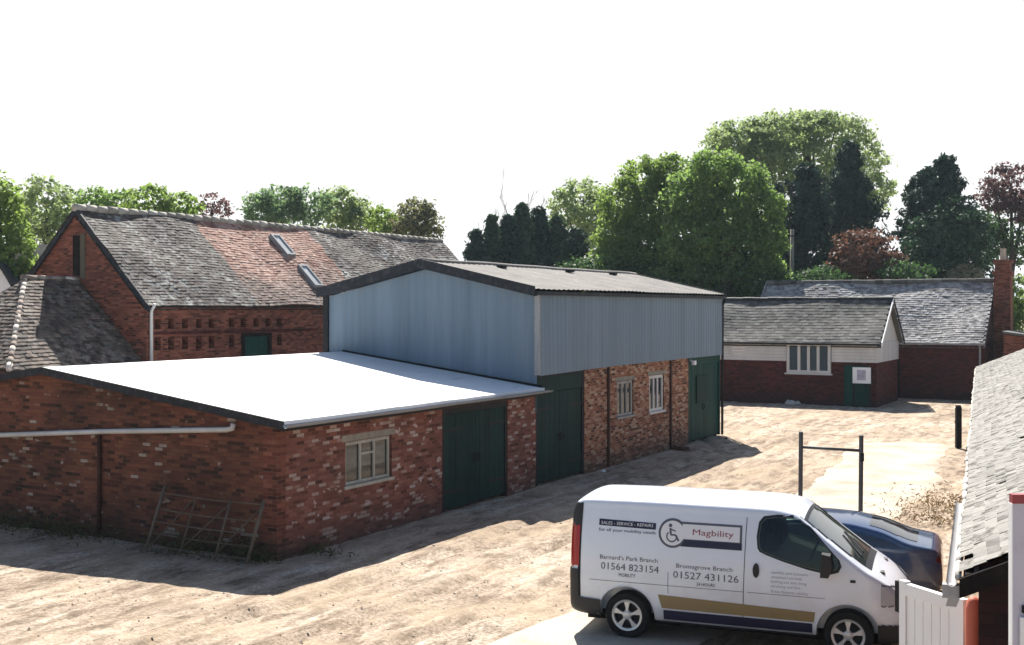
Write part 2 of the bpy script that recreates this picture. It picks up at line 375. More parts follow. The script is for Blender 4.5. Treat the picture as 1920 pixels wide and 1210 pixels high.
def inpoly(x, y, poly):
    c = False; n = len(poly)
    for i in range(n):
        (x1, y1), (x2, y2) = poly[i], poly[(i+1) % n]
        if (y1 > y) != (y2 > y) and x < (x2-x1)*(y-y1)/(y2-y1)+x1: c = not c
    return c
def tile_plane(mb, o, ex, ey, poly, tw=.2, gauge=.14, lift=.022, jit=.012, sag=.05, mi=0, seed=0, miss=0.0, skip=[]):
    """plain tiles laid in courses on the plane o + s*ex + t*ey (t up the slope), clipped to poly in (s,t)"""
    o = Vector(o); ex = Vector(ex).normalized(); ey = Vector(ey).normalized(); en = ex.cross(ey).normalized()
    if en.z < 0: en = -en
    rs = random.Random(seed)
    smin = min(p[0] for p in poly); smax = max(p[0] for p in poly); tmin = min(p[1] for p in poly); tmax = max(p[1] for p in poly)
    P = lambda s, t, h: o+ex*s+ey*t+en*(h+sag*(noise.noise((s*.35+seed, t*.4, seed*3.1))))
    mb.add([o+ex*s+ey*t-en*(sag+.03) for s, t in poly], [tuple(range(len(poly)))], mi, .3)
    t = tmin; row = 0
    while t < tmax-.01:
        s = smin-tw*(.5 if row % 2 else 0)
        while s < smax:
            w_ = tw; cs, ct = s+w_/2, t+gauge/2
            if inpoly(cs, ct, poly) and not any(a < cs < b and c < ct < d for a, b, c, d in skip) and rs.random() > miss:
                a, b = max(s, smin), min(s+w_*.99, smax); j1 = rs.uniform(-1,1)*jit; j2 = rs.uniform(0,1)*jit
                t0 = t-.5*abs(j1)+rs.uniform(-1,1)*jit*.7; t1 = t+gauge*1.25; l = lift+j2
                v0, v1, v2, v3 = P(a,t0,l), P(b,t0,l+j1*.6), P(b,t1,.004), P(a,t1,.004)
                mb.add([v0, v1, v2, v3, P(a,t0,-.01), P(b,t0,-.01)], [(0,1,2,3), (4,5,1,0)], mi, rs.random())
            s += w_
        t += gauge; row += 1
def ridge(mb, p0, p1, r=.12, step=.42, mi=0, seed=1, every=None, drop=.05):
    p0 = Vector(p0); p1 = Vector(p1); L = (p1-p0).length; d = (p1-p0)/L; rs = random.Random(seed); n = max(1, int(L/step))
    for i in range(n):
        a = p0+d*(L*i/n); b = p0+d*(L*(i+.97)/n); k = Vector((0,0,rs.uniform(-.015,.015)-drop))
        mb.tube([a+k, b+k], [r*rs.uniform(.95,1.1), r*rs.uniform(.9,1.02)], 10, mi, True, rs.random())
def window(parent, x0, x1, z0, z1, y, lights=3, name='window', frame=.055, mat=None, sill=True, transom=None, depth=.07, glassmat=None, curtain=None):
    mat = mat or P_FRAME; f = MB()
    f.box(x0, x0+frame, y-depth/2, y+depth/2, z0, z1); f.box(x1-frame, x1, y-depth/2, y+depth/2, z0, z1)
    f.box(x0+frame, x1-frame, y-depth/2, y+depth/2, z0, z0+frame); f.box(x0+frame, x1-frame, y-depth/2, y+depth/2, z1-frame, z1)
    iw = (x1-x0-2*frame)/lights
    for i in range(1, lights):
        c = x0+frame+iw*i; f.box(c-frame*.5, c+frame*.5, y-depth/2+.002, y+depth/2-.002, z0+frame, z1-frame)
    if transom is not None:
        i, fr = transom; a = x0+frame+iw*i+frame*.5; b = x0+frame+iw*(i+1)-frame*.5; zc = z0+(z1-z0)*fr
        f.box(a, b, y-depth/2+.001, y+depth/2-.003, zc-frame*.4, zc+frame*.4)
    w_ = f.build(name, mat, parent)
    g = MB(); g.box(x0+frame*.5, x1-frame*.5, y+.002, y+.012, z0+frame*.5, z1-frame*.5)
    g.build('pane', glassmat or G_WIN, w_)
    if sill: s = MB(); s.box(x0-.08, x1+.08, y-depth/2-.09, y+depth/2, z0-.07, z0-.004); s.build('sill', mat, w_)
    return w_
def plank_leaf(name, parent, x0, x1, z0, z1, y, mat, seed=0, pw=.15, th=.05, handle=None, ledges=True):
    mb = MB(); rs = random.Random(seed); n = max(2, round((x1-x0)/pw)); w_ = (x1-x0)/n
    for i in range(n):
        mb.box(x0+i*w_+.004, x0+(i+1)*w_-.004, y+rs.uniform(-.004,.004), y+th, z0+rs.uniform(0,.025), z1, rnd=rs.random())
    o = mb.build(name, mat, parent)
    if handle:
        h = MB(); hx, hz = handle
        h.box(hx-.03, hx+.03, y-.02, y-.005, hz-.12, hz+.12); h.tube([(hx,y-.02,hz+.09),(hx,y-.07,hz+.06),(hx,y-.07,hz-.06),(hx,y-.02,hz-.09)], .012, 6)
        h.build('handle', P_BLACK, o)
    return o
def hinges(leaf, xs, zs, y, length, sgn):
    for z in zs:
        m_ = MB(); m_.box(min(xs, xs+sgn*length), max(xs, xs+sgn*length), y-.014, y-.006, z-.03, z+.03); m_.build('strap_hinge', P_BLACK, leaf)

C0 = Vector((-4.4746, 22.3729, 0))
# ------------------------------------------------------------------ brick workshop with the white roof
def brick_workshop():
    L, W, ze, k = 10.5, 13.0, 2.6, .128; yr = 6.42
    t = empty('brick_workshop', C0, YAW, 'long low brick workshop with flat looking bright white roof and green double doors', 'workshop')
    mb = MB(); wall_x(mb, .25, L, -.1, ze, [(2.13,3.79,1.1,2.03),(5.83,8.96,-.1,2.42)], 0, .25)
    mb.build('wall', B_FRONT, t)
    mb = MB(); pr = [(0,-.1),(W,-.1),(W,ze),(yr,ze+k*yr),(0,ze)]
    mb.prism([(0,y,z) for y, z in pr], (.25,0,0))
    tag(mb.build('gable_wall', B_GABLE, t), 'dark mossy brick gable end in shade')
    mb = MB(); mb.box(0.25, L, W-.25, W, -.1, ze); mb.build('rear_wall', B_FRONT, t)
    mb = MB(); mb.box(-.012, -.002, -.012, .34, -.1, ze-.02); mb.box(-.002, .24, -.012, -.002, -.1, ze-.02); mb.build('corner_quoin', B_ORANGE if False else B_BARN, t)
    # roof: two shallow slopes
    mb = MB(); z = lambda y: ze+.03+k*(y if y <= yr else 2*yr-y)
    n = 26
    for (a, b) in ((-.28, yr), (yr, W+.3)):
        for i in range(n):
            x0 = -.14+(L+.12)*i/n; x1 = -.14+(L+.12)*(i+1)/n; j = .012*noise.noise((x0, a, 2)); j2 = .012*noise.noise((x1, a, 2))
            mb.add([(x0,a,z(a)+j),(x1,a,z(a)+j2),(x1,b,z(b)),(x0,b,z(b)),(x0,a,z(a)+.07+j),(x1,a,z(a)+.07+j2),(x1,b,z(b)+.07),(x0,b,z(b)+.07)],
                   [(0,3,2,1),(4,5,6,7),(0,1,5,4)] + ([(3,0,4,7)] if i == 0 else []) + ([(1,2,6,5)] if i == n-1 else []) + ([(2,3,7,6)] if a > 0 else []))
    mb.build('roof', WROOF, t)
    for a, b in ((-.29, yr), (yr, W+.3)):
        mb = MB(); mb.prism([(-.185,a,z(a)-.09),(-.185,b,z(b)-.09),(-.185,b,z(b)+.075),(-.185,a,z(a)+.075)], (.04,0,0)); mb.build('verge_board', P_BARGE, t)
    mb = MB(); mb.box(-.1, L+.05, -.24, -.20, ze-.13, ze-.005); mb.build('fascia', P_BLACK, t)
    mb = MB(); n = 40
    for i in range(n):                            # half round gutter, slightly wavy
        x0 = -.2+(L+.42)*i/n; x1 = -.2+(L+.42)*(i+1)/n; s0 = .012*noise.noise((x0*.6,1,1)); s1 = .012*noise.noise((x1*.6,1,1))
        pts = [(-.36+.06*math.cos(a), .06*math.sin(a)) for a in np.linspace(math.pi, 2*math.pi, 7)]
        mb.add([(x0, y_, ze-.005+z_+s0) for y_, z_ in pts]+[(x1, y_, ze-.005+z_+s1) for y_, z_ in pts], [(q, q+7, q+8, q+1) for q in range(6)])
    mb.build('gutter', P_GREYPIPE, t, smooth=True)
    mb = MB(); mb.tube([(-.09,1.02,2.56),(-.09,1.05,2.46),(-.09,1.2,2.43),(-.09,4.6,2.22),(-.09,9.6,1.84)], .055, 10)
    tag(mb.build('drain_pipe', P_WPIPE, t, smooth=True), 'pale plastic pipe running along the gable wall')
    mb = MB(); mb.tube([(-.06,4.77,2.16),(-.06,4.78,0)], .045, 8); mb.build('downpipe', P_RUST, t, smooth=True)
    mb = MB(); mb.box(-.02,-.004,9.2,12.7,-.1,2.2); 
    # window
    w_ = window(t, 2.15, 3.77, 1.12, 2.01, .09, 3, frame=.065, transom=(1, .68))
    cu = MB(); cu.box(2.25, 3.68, .17, .19, 1.15, 1.72); cu.build('blind', paint('old blind', (.33,.27,.17), .9, .1, .25, 4), w_)
    mb = MB(); mb.box(2.0, 3.9, -.006, .15, 2.035, 2.17); mb.build('lintel', P_STONE, t)
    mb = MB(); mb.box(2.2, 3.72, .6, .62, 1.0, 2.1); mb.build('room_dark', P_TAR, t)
    # doors
    fr = MB(); fr.box(5.835, 5.98, .02, .16, 0, 2.41); fr.box(8.86, 8.955, .02, .16, 0, 2.41); fr.box(5.98, 8.86, .02, .16, 2.28, 2.41)
    fr.build('door_frame', P_BLACK, t)
    a = plank_leaf('door_leaf', t, 6.0, 7.41, .03, 2.27, .04, P_GREEN, 1, handle=(7.33, 1.15)); hinges(a, 6.0, (.45, 1.9), .04, .8, 1)
    a = plank_leaf('door_leaf', t, 7.43, 8.85, .03, 2.27, .04, P_GREEN, 2, handle=(7.51, 1.15)); hinges(a, 8.85, (.45, 1.9), .04, .8, -1)
brick_workshop()

# ------------------------------------------------------------------ tall metal clad shed
def ribbed(mb, fn, n, m_, period, amp):           # fn(s,t,h): s along, t up in 0..1
    k = int(n/period*4)
    h = [0, 0, amp, amp]
    vs = []; fs = []
    for i in range(k+1):
        s = n*i/k
        for j in range(m_+1): vs.append(fn(s, j/m_, h[i % 4]))
    for i in range(k):
        for j in range(m_): a = i*(m_+1)+j; fs.append((a, a+m_+1, a+m_+2, a+1))
    mb.add(vs, fs)
def metal_shed():
    L, W = 14.88, 7.0; ze, zr = 5.25, 6.02; O = C0+U*10.53
    t = empty('metal_shed', O, YAW, 'tall shed clad in blue grey metal over brick, with low pitched grey roof', 'shed')
    mb = MB(); wall_x(mb, 3.0, 11.5, -.1, 3.1, [(5.3,6.6,1.4,2.55),(7.9,9.2,1.35,2.6)], 0, .25)
    mb.build('wall', B_ORANGE, t)
    mb = MB(); mb.box(.02,L-.02,W-.12,W-.1,-.1,ze); mb.box(L-.14,L-.1,.1,W-.12,-.1,ze); mb.build('rear_wall', CLAD, t)
    # cladding: front
    mb = MB(); zb = 3.03
    ribbed(mb, lambda s, q, h: (-.06+s, -.09-h-.05*(1-q)*max(0, 1-s/3), zb+(ze-zb)*q-.05*(1-q)*max(0,1-s/5)), L+.1, 3, .25, .011)
    mb.build('front_cladding', CLAD, t)
    # gable cladding at x=0
    mb = MB(); zg = lambda y: ze+(zr-ze)*(1-abs(y-W/2)/(W/2))
    ribbed(mb, lambda s, q, h: (-.06-h, W+.05-s, 2.0+(zg(W+.05-s)-.12-2.0)*q), W+.1, 2, .25, .011)
    mb.build('gable_cladding', CLAD, t)
    mb = MB(); mb.prism([(L-.06,0,zb),(L-.06,W,zb),(L-.06,W,zg(W)-.1),(L-.06,W/2,zr-.1),(L-.06,0,zg(0)-.1)], (.03,0,0)); mb.build('far_gable_cladding', CLAD, t)
    mb = MB(); mb.box(-.11,-.02,-.14,-.1,3.0,ze-.06); mb.box(-.11,-.085,-.1,0,3.0,ze-.06); mb.build('corner_trim', P_GALV, t)
    mb = MB(); mb.box(-.13,-.05,W-.06,W+.12,2.6,ze-.05); mb.build('corner_post', P_BLACK, t)
    # flashing where the gable meets the white roof
    mb = MB(); mb.prism([(-.12,-.25,2.62),(-.12,6.42,3.47),(-.12,6.42,3.57),(-.12,-.25,2.73)], (.05,0,0)); mb.build('flashing', P_BLACK, t)
    # roof
    mb = MB(); ov = .16; n = L+.40; zz = lambda y: zr+.1-(zr-ze)/(W/2)*abs(y-W/2)
    def rf(side):
        def fn(s, q, h):
            y = (W/2)*q-(ov*(1-q)) if side == 0 else W-((W/2)*q-ov*(1-q))
            return (-.35+s, y, zz(y)+h*.4+.03*noise.noise((s*.4, y*.6, 7)))
        return fn
    ribbed(mb, rf(0), n, 8, .3, .04); ribbed(mb, rf(1), n, 8, .3, .04)
    mb.build('roof', SHEET, t)
    mb = MB(); mb.tube([(-.36+n*i/20, W/2, zr+.1+.03*noise.noise((n*i/20*.4, W/2*.6, 7))) for i in range(21)], .09, 8); mb.build('ridge_cap', SHEET, t, smooth=True)
    # barge boards and eaves gutter
    for y0, y1 in ((-ov, W/2), (W/2, W+ov)):
        mb = MB(); mb.prism([(-.40,y0,zz(y0)-.2),(-.40,y1,zz(y1)-.2),(-.40,y1,zz(y1)+.07),(-.40,y0,zz(y0)+.07)], (.045,0,0))
        mb.build('barge_board', P_BARGE, t); mb = MB()
        mb.prism([(L+.055,y0,zz(y0)-.15),(L+.055,y1,zz(y1)-.15),(L+.055,y1,zz(y1)+.05),(L+.055,y0,zz(y0)+.05)], (.045,0,0)); mb.build('barge_board', P_BARGE, t)
    for y0, y1 in ((-.1, W/2), (W/2, W+.1)):
        mb = MB(); mb.prism([(-.36,y0,zz(y0)-.2),(-.36,y1,zz(y1)-.2),(-.05,y1,zz(y1)-.2),(-.05,y0,zz(y0)-.2)], (0,0,.03)); mb.build('soffit', P_BARGE, t)
    mb = MB(); mb.box(-.35, L+.05, -.24, -.16, ze-.1, ze+.0); mb.box(-.33, L+.03, -.16, -.12, ze-.08, ze-.05); mb.build('gutter', P_BARGE, t)
    # roof ventilators near the ridge
    for x in (3.4, 8.1, 11.7):
        y = W/2-.5; mb = MB(); mb.box(x-.14, x+.14, y-.1, y+.1, zz(y)+.01, zz(y)+.075); mb.box(x-.17, x+.17, y-.13, y+.13, zz(y)+.075, zz(y)+.095); mb.build('roof_vent', P_BLACK, t)
    # stanchions on the brickwork
    for x in (4.62, 9.75):
        mb = MB(); mb.box(x-.05, x+.05, -.06, -.002, 0, 3.0); mb.build('stanchion', P_RUST, t)
    w_ = window(t, 5.33, 6.57, 1.43, 2.52, .07, 3, frame=.085, mat=paint('grey frame', (.36,.34,.31), .7, .2, .2, 4))
    w_ = window(t, 7.93, 9.17, 1.38, 2.57, .07, 3, frame=.10, mat=P_BOARD)
    mb = MB(); mb.box(5.2,6.7,-.006,.1,2.54,2.66); mb.build('lintel', P_STONE, t)
    mb = MB(); mb.box(7.8,9.3,-.006,.1,2.59,2.7); mb.build('lintel', P_STONE, t)
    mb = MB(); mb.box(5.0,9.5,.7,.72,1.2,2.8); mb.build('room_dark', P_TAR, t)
    # doors
    fr = MB(); fr.box(.02,.12,.02,.14,0,3.02); fr.box(2.88,2.995,.02,.14,0,3.02); fr.box(.12,2.88,.02,.14,2.93,3.02); fr.build('door_frame', P_BLACK, t)
    mb = MB(); mb.box(.125,2.875,.03,.08,2.5,2.925); mb.build('door_header', P_GREEN, t)
    a = plank_leaf('door_leaf', t, .13, 1.49, .03, 2.48, .05, P_GREEN, 3, handle=(1.42, 1.2)); hinges(a, .13, (.45, 2.05), .05, .8, 1)
    a = plank_leaf('door_leaf', t, 1.51, 2.87, .03, 2.48, .05, P_GREEN, 4, handle=(1.58, 1.2)); hinges(a, 2.87, (.45, 2.05), .05, .8, -1)
    fr = MB(); fr.box(11.505,11.6,.0,.14,0,3.02); fr.box(14.78,14.9,.0,.14,0,3.02); fr.box(11.6,14.78,.01,.14,2.75,3.02); fr.build('door_frame', P_GREEN2, t)
    plank_leaf('door_leaf', t, 11.61, 13.18, .03, 2.74, .05, P_GREEN2, 5, handle=(13.1, 1.2))
    a = plank_leaf('door_leaf', t, 13.2, 14.77, .03, 2.74, .05, P_GREEN2, 6)
    mb = MB(); mb.box(12.4,13.6,.005,.04,1.35,2.35); tag(mb.build('door_panel', P_GREEN, t), 'darker panel fixed across the green door')
    mb = MB(); mb.box(11.58,11.78,-.2,-.1,2.78,2.93); mb.tube([(11.68,-.1,2.9),(11.68,0,2.95)], .03, 8); tag(mb.build('floodlight', P_WHITE, t), 'small white floodlight over the door')
    mb = MB(); mb.tube([(L+.02,-.2,ze-.1),(L+.02,-.1,ze-.35),(L+.02,-.08,0)], .05, 8); mb.build('downpipe', P_BLACK, t, smooth=True)
metal_shed()

# ------------------------------------------------------------------ big barn
BO = Vector((-11.82, 37.95, 0))
def barn():
    L, hw, ze, zr = 22.6, 3.23, 5.0, 8.12; W = 2*hw
    t = empty('brick_barn', BO, YAW, 'large old brick barn with steep mossy roof patched with red tiles', 'barn')
    vx = [.48,1.08,1.71,2.36,2.96,3.96,4.57,5.23,5.88,6.52]; s = .14
    holes = [(x-s,x+s,4.0+.12,4.34+.1) for x in vx]+[(x-s,x+s,3.42,3.84) for x in (.48,1.08,1.71,2.36,2.96,3.96,6.52)]+[(x-s,x+s,2.55,2.95) for x in (.48,1.08,1.71,2.36,2.96,3.96,6.52)]
    mb = MB(); wall_x(mb, .3, L, 0, ze, holes+[(4.6,5.9,2.6,3.8)], 0, .3); mb.build('wall', B_BARN, t)
    mb = MB()
    wall_pts = [(0,0),(W,0),(W,ze),(hw,zr-.06),(0,ze)]
    mb.prism([(0,y,z) for y, z in wall_pts], (.3,0,0)); mb.build('gable_wall', B_BARN, t)
    mb = MB(); mb.prism([(L-.3,y,z) for y, z in wall_pts], (.3,0,0)); mb.build('gable_wall', B_BARN, t)
    mb = MB(); mb.box(.3,L-.3,W-.3,W,0,ze); mb.build('rear_wall', B_BARN, t)
    mb = MB(); mb.box(.4, L-.4, .9, .95, 0, ze); mb.build('interior_dark', P_TAR, t)
    mb = MB(); mb.box(0.02, 8.6, -.035, -.001, 3.93, 4.02); mb.build('string_course', B_DARK, t)
    fr = MB(); fr.box(4.45,4.62,-.03,.05,2.55,3.9); fr.box(5.88,6.05,-.03,.05,2.55,3.9); fr.box(4.62,5.88,-.03,.05,3.78,3.9); fr.build('door_frame', P_TAR, t)
    plank_leaf('loft_door', t, 4.63, 5.87, 2.6, 3.77, .02, P_GREEN2, 9)
    mb = MB(); mb.box(-.03,-.002,3.05,3.42,5.9,7.25); o = mb.build('loft_opening', P_TAR, t)
    mb = MB(); mb.box(-.05,-.003,2.83,3.04,5.8,7.3); mb.build('loft_shutter', paint('old grey boards', (.12,.105,.08), .9, .1), t)
    mb = MB(); mb.tube([(.12,-.25,4.93),(.12,-.09,4.7),(.12,-.09,2)], .055, 8); mb.build('downpipe', P_WPIPE, t, smooth=True)
    mb = MB(); mb.box(0,L,-.18,-.1,4.82,4.9); mb.build('gutter', P_BLACK, t)
    # roof
    sl = Vector((0, hw, zr-ze)); ln = sl.length+.28; ey = sl.normalized(); o0 = Vector((0,0,ze))-ey*.28+Vector((0,0,.1))
    mb = MB(); tile_plane(mb, o0, (1,0,0), ey, [(-.12,0),(L+.12,0),(L+.12,ln),(-.12,ln)], .19, .14, .011, .018, .2, seed=1)
    ey2 = Vector((0,-hw,zr-ze)).normalized(); o2 = Vector((0,W,ze))-ey2*.28+Vector((0,0,.1))
    mb.add([o2+Vector((-.12,0,0)), o2+Vector((L+.12,0,0)), o2+Vector((L+.12,0,0))+ey2*ln, o2+Vector((-.12,0,0))+ey2*ln], [(0,3,2,1)])
    mb.build('roof', T_BARN, t)
    mb = MB(); ridge(mb, (-.14,hw,zr+.12), (L+.14,hw,zr+.12), .13, .45, seed=3)
    mb.build('ridge_tiles', tiles('pale ridge', [(0,(.22,.2,.17)),(1,(.45,.42,.37))], lamt=.4), t, smooth=True)
    mb = MB()
    for y0, y1, z0, z1 in ((-.2,hw,ze-.22,zr-.02),(W+.2,hw,ze-.22,zr-.02)): mb = MB(); mb.prism([(-.1,y0,z0-.12),(-.1,y1,z1-.12),(-.1,y1,z1+.1),(-.1,y0,z0+.1)], (.07,0,0)); mb.build('verge_board', P_BARGE, t)
    en = Vector((1,0,0)).cross(ey)
    for x, y in ((9.25, 2.22), (9.4, .93)):
        c = Vector((x, y, ze+y*(zr-ze)/hw+.12)); mb = MB(); a, b = .27, .60
        P = lambda s, q, h: c+Vector((1,0,0))*s+ey*q+en*h
        for (s0,s1,q0,q1) in ((-a,-a+.08,-b,b),(a-.08,a,-b,b),(-a+.08,a-.08,-b,-b+.08),(-a+.08,a-.08,b-.08,b)):
            mb.add([P(s0,q0,-.05),P(s1,q0,-.05),P(s1,q1,-.05),P(s0,q1,-.05),P(s0,q0,.15),P(s1,q0,.15),P(s1,q1,.15),P(s0,q1,.15)],
                   [(0,3,2,1),(4,5,6,7),(0,1,5,4),(1,2,6,5),(2,3,7,6),(3,0,4,7)])
        o = mb.build('skylight', P_GALV, t)
        mb = MB(); mb.quad(P(-a+.06,-b+.06,.1),P(a-.06,-b+.06,.1),P(a-.06,b-.06,.1),P(-a+.06,b-.06,.1)); mb.build('pane', glass('skylight glass', (.3,.31,.30), .2, .8), o)
barn()

# ------------------------------------------------------------------ hipped outbuilding against the barn gable
def outbuilding():
    t = empty('hipped_outbuilding', BO, YAW, 'low outbuilding with hipped brown tiled roof against the barn gable', 'outbuilding')
    x0, xr, yf, yr, yb, ze, zr = -5.1, -2.1, .1, 3.2, 6.3, 3.05, 5.75
    mb = MB(); mb.box(x0+.25, 0, yf+.25, yb-.25, 0, ze-.03); mb.build('wall', B_GABLE, t)
    mb = MB()
    def plane(o, ex, up, poly, seed): tile_plane(mb, o, ex, up, poly, .2, .16, .022, .02, .08, seed=seed)
    up = Vector((0, yr-yf, zr-ze)); l = up.length
    plane((x0,yf,ze), (1,0,0), up, [(0,0),(-x0-.02,0),(-x0-.02,l),(xr-x0,l)], 4)
    up2 = Vector((xr-x0, 0, zr-ze)); l2 = up2.length
    plane((x0,yb,ze), (0,-1,0), up2, [(0,0),(yb-yf,0),((yb-yf)/2,l2)], 5)
    mb.add([(x0,yb,ze),(0,yb,ze),(0,yr,zr),(xr,yr,zr)], [(0,3,2,1)])
    mb.build('roof', T_OUT, t)
    mb = MB(); ridge(mb, (xr-.1,yr,zr+.06), (0,yr,zr+.06), .1, .5, seed=2); ridge(mb, (xr,yr,zr+.04), (x0,yf,ze+.04), .085, .28, seed=6)
    mb.build('hip_tiles', tiles('mortared hip tiles', [(0,(.14,.105,.085)),(.5,(.30,.25,.215)),(1,(.52,.48,.44))], lamt=.5), t, smooth=True)
outbuilding()

# ------------------------------------------------------------------ small gabled house at far left
def far_house():
    p = world(-12, 0, 56); t = empty('gabled_house', (p.x, 56, 0), R(8), 'small dark roofed house with pale front gable beyond the hipped roof', 'house')
    mb = MB(); mb.box(-3.6, 3.0, 0, 6, 0, 5.0); mb.build('wall', B_DARK, t)
    mb = MB(); mb.prism([(-4.1,-.35,4.9),(3.6,-.35,4.9),(3.6,3,7.9),(-4.1,3,7.9)], (0,0,.12)); mb.prism([(-4.1,6.3,4.9),(3.6,6.3,4.9),(3.6,3,7.9),(-4.1,3,7.9)], (0,0,.12)); mb.build('roof', T_COT, t)
    mb = MB(); mb.prism([(-.5,-.5,5.15),(1.3,-.5,5.15),(.4,-.5,6.75)], (0,2.2,0)); mb.build('dormer_gable', P_WHITE, t)
    mb = MB()
    for s in (-1, 1): mb.prism([(.4,-.72,6.8),(.4+s*1.3,-.72,4.95),(.4+s*1.3,-.72,5.1),(.4,-.72,6.98)], (0,2.6,0))
    mb.build('dormer_roof', P_BARGE, t)
far_house()

# ------------------------------------------------------------------ white boarded cottage at the back
YB = math.atan2(-.487, .8735)
def boarded_cottage():
    O = Vector((17.7, 57.0, 0)); t = empty('boarded_cottage', O, YB, 'single storey cottage with white boards above dark red brick and grey slate roof', 'cottage')
    L, D, ze, zr = 13.0, 5.2, 3.1, 5.2; zb = 2.14       # local x from -L to 0, y back
    wx0, wx1 = -4.42, -2.16
    mb = MB(); wall_x(mb, -L, 0, -.1, zb, [(wx0,wx1,1.55,zb)], 0, .25); mb.box(-.25,0,.25,D,-.1,zb); mb.box(-L,-.25,D-.25,D,-.1,zb); mb.build('wall', B_DARK, t)
    mb = MB(); rs = random.Random(3); nb = 6
    for i in range(nb):                            # weatherboards
        z0 = zb+(ze-zb)*i/nb; z1 = zb+(ze-zb)*(i+1)/nb-.008; j = rs.uniform(0,.008)
        for a, b in ((-L, wx0), (wx1, .03)): mb.prism([(a,-.05-j,z0),(a,-.02-j,z1),(a,.02,z1),(a,.02,z0)], (b-a,0,0))
        mb.prism([(.05+j,-.03,z0),(.02+j,-.03,z1),(-.03,-.03,z1),(-.03,-.03,z0)], (0,D+.05,0))
    mb.build('weatherboards', P_BOARD, t)
    mb = MB(); mb.prism([(.0,0,ze),(.0,D,ze),(.0,D/2,zr-.1)], (-.05,0,0)); mb.build('gable_boards', P_BOARD, t)
    window(t, wx0+.03, wx1-.03, 1.55, ze-.04, -.03, 4, frame=.14, mat=P_BOARD, depth=.12)
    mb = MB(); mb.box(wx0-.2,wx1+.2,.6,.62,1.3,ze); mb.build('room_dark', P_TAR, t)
    up = Vector((0,D/2,zr-ze)); l = up.length+.25; e = up.normalized(); o = Vector((-L,0,ze+.04))-e*.25
    mb = MB(); tile_plane(mb, o, (1,0,0), e, [(0,0),(L+.25,0),(L+.25,l),(0,l)], .28, .22, .012, .01, .12, seed=8)
    e2 = Vector((0,-D/2,zr-ze)).normalized(); o2 = Vector((-L,D,ze+.04))-e2*.25
    mb.add([o2,o2+Vector((L+.25,0,0)),o2+Vector((L+.25,0,0))+e2*l,o2+e2*l], [(0,3,2,1)]); mb.build('roof', T_COT, t)
    mb = MB(); ridge(mb, (-L,D/2,zr+.12), (.3,D/2,zr+.12), .12, .45, seed=7); mb.build('ridge_tiles', P_BARGE, t)
    mb = MB(); mb.box(-L,.2,-.26,-.16,ze-.13,ze-.03); mb.build('gutter', P_BLACK, t)
    mb = MB(); mb.prism([(.28,-.22,ze-.2),(.28,D/2,zr-.02),(.28,D/2,zr+.12),(.28,-.22,ze+.02)], (.04,0,0)); tag(mb.build('barge_board', P_WHITE, t), 'white painted barge board')
    mb = MB(); mb.prism([(.28,D+.22,ze-.2),(.28,D/2,zr-.02),(.28,D/2,zr+.14),(.28,D+.22,ze+.02)], (.05,0,0)); tag(mb.build('barge_board', P_BLACK, t), 'black barge board on the far slope')
    plank_leaf('door', t, -1.55, -.35, 0, 2.0, -.05, P_GREEN2, 12, th=.04, handle=(-.5, 1.0))
boarded_cottage()
def notice():
    p = Vector((17.7, 57, 0))+Matrix.Rotation(YB, 3, 'Z') @ Vector((-.62, -.35, 0))
    t = empty('notice_board', p, YB, 'square white notice board standing in front of green cottage door', 'sign')
    mb = MB(); mb.box(-.43,.43,-.03,.03,1.14,1.92); mb.build('board', P_WHITE, t)
    mb = MB(); mb.box(-.22,.2,-.036,-.031,1.3,1.8); mb.build('faded_emblem', paint('faded lilac print', (.42,.4,.5), .6, .2, .3, 9, (.6,.6,.66), .6, False), t)
    for x in (-.4,.4): m_ = MB(); m_.box(x-.04,x+.04,.031,.09,0,1.9); m_.build('post', P_BLACK, t)
notice()

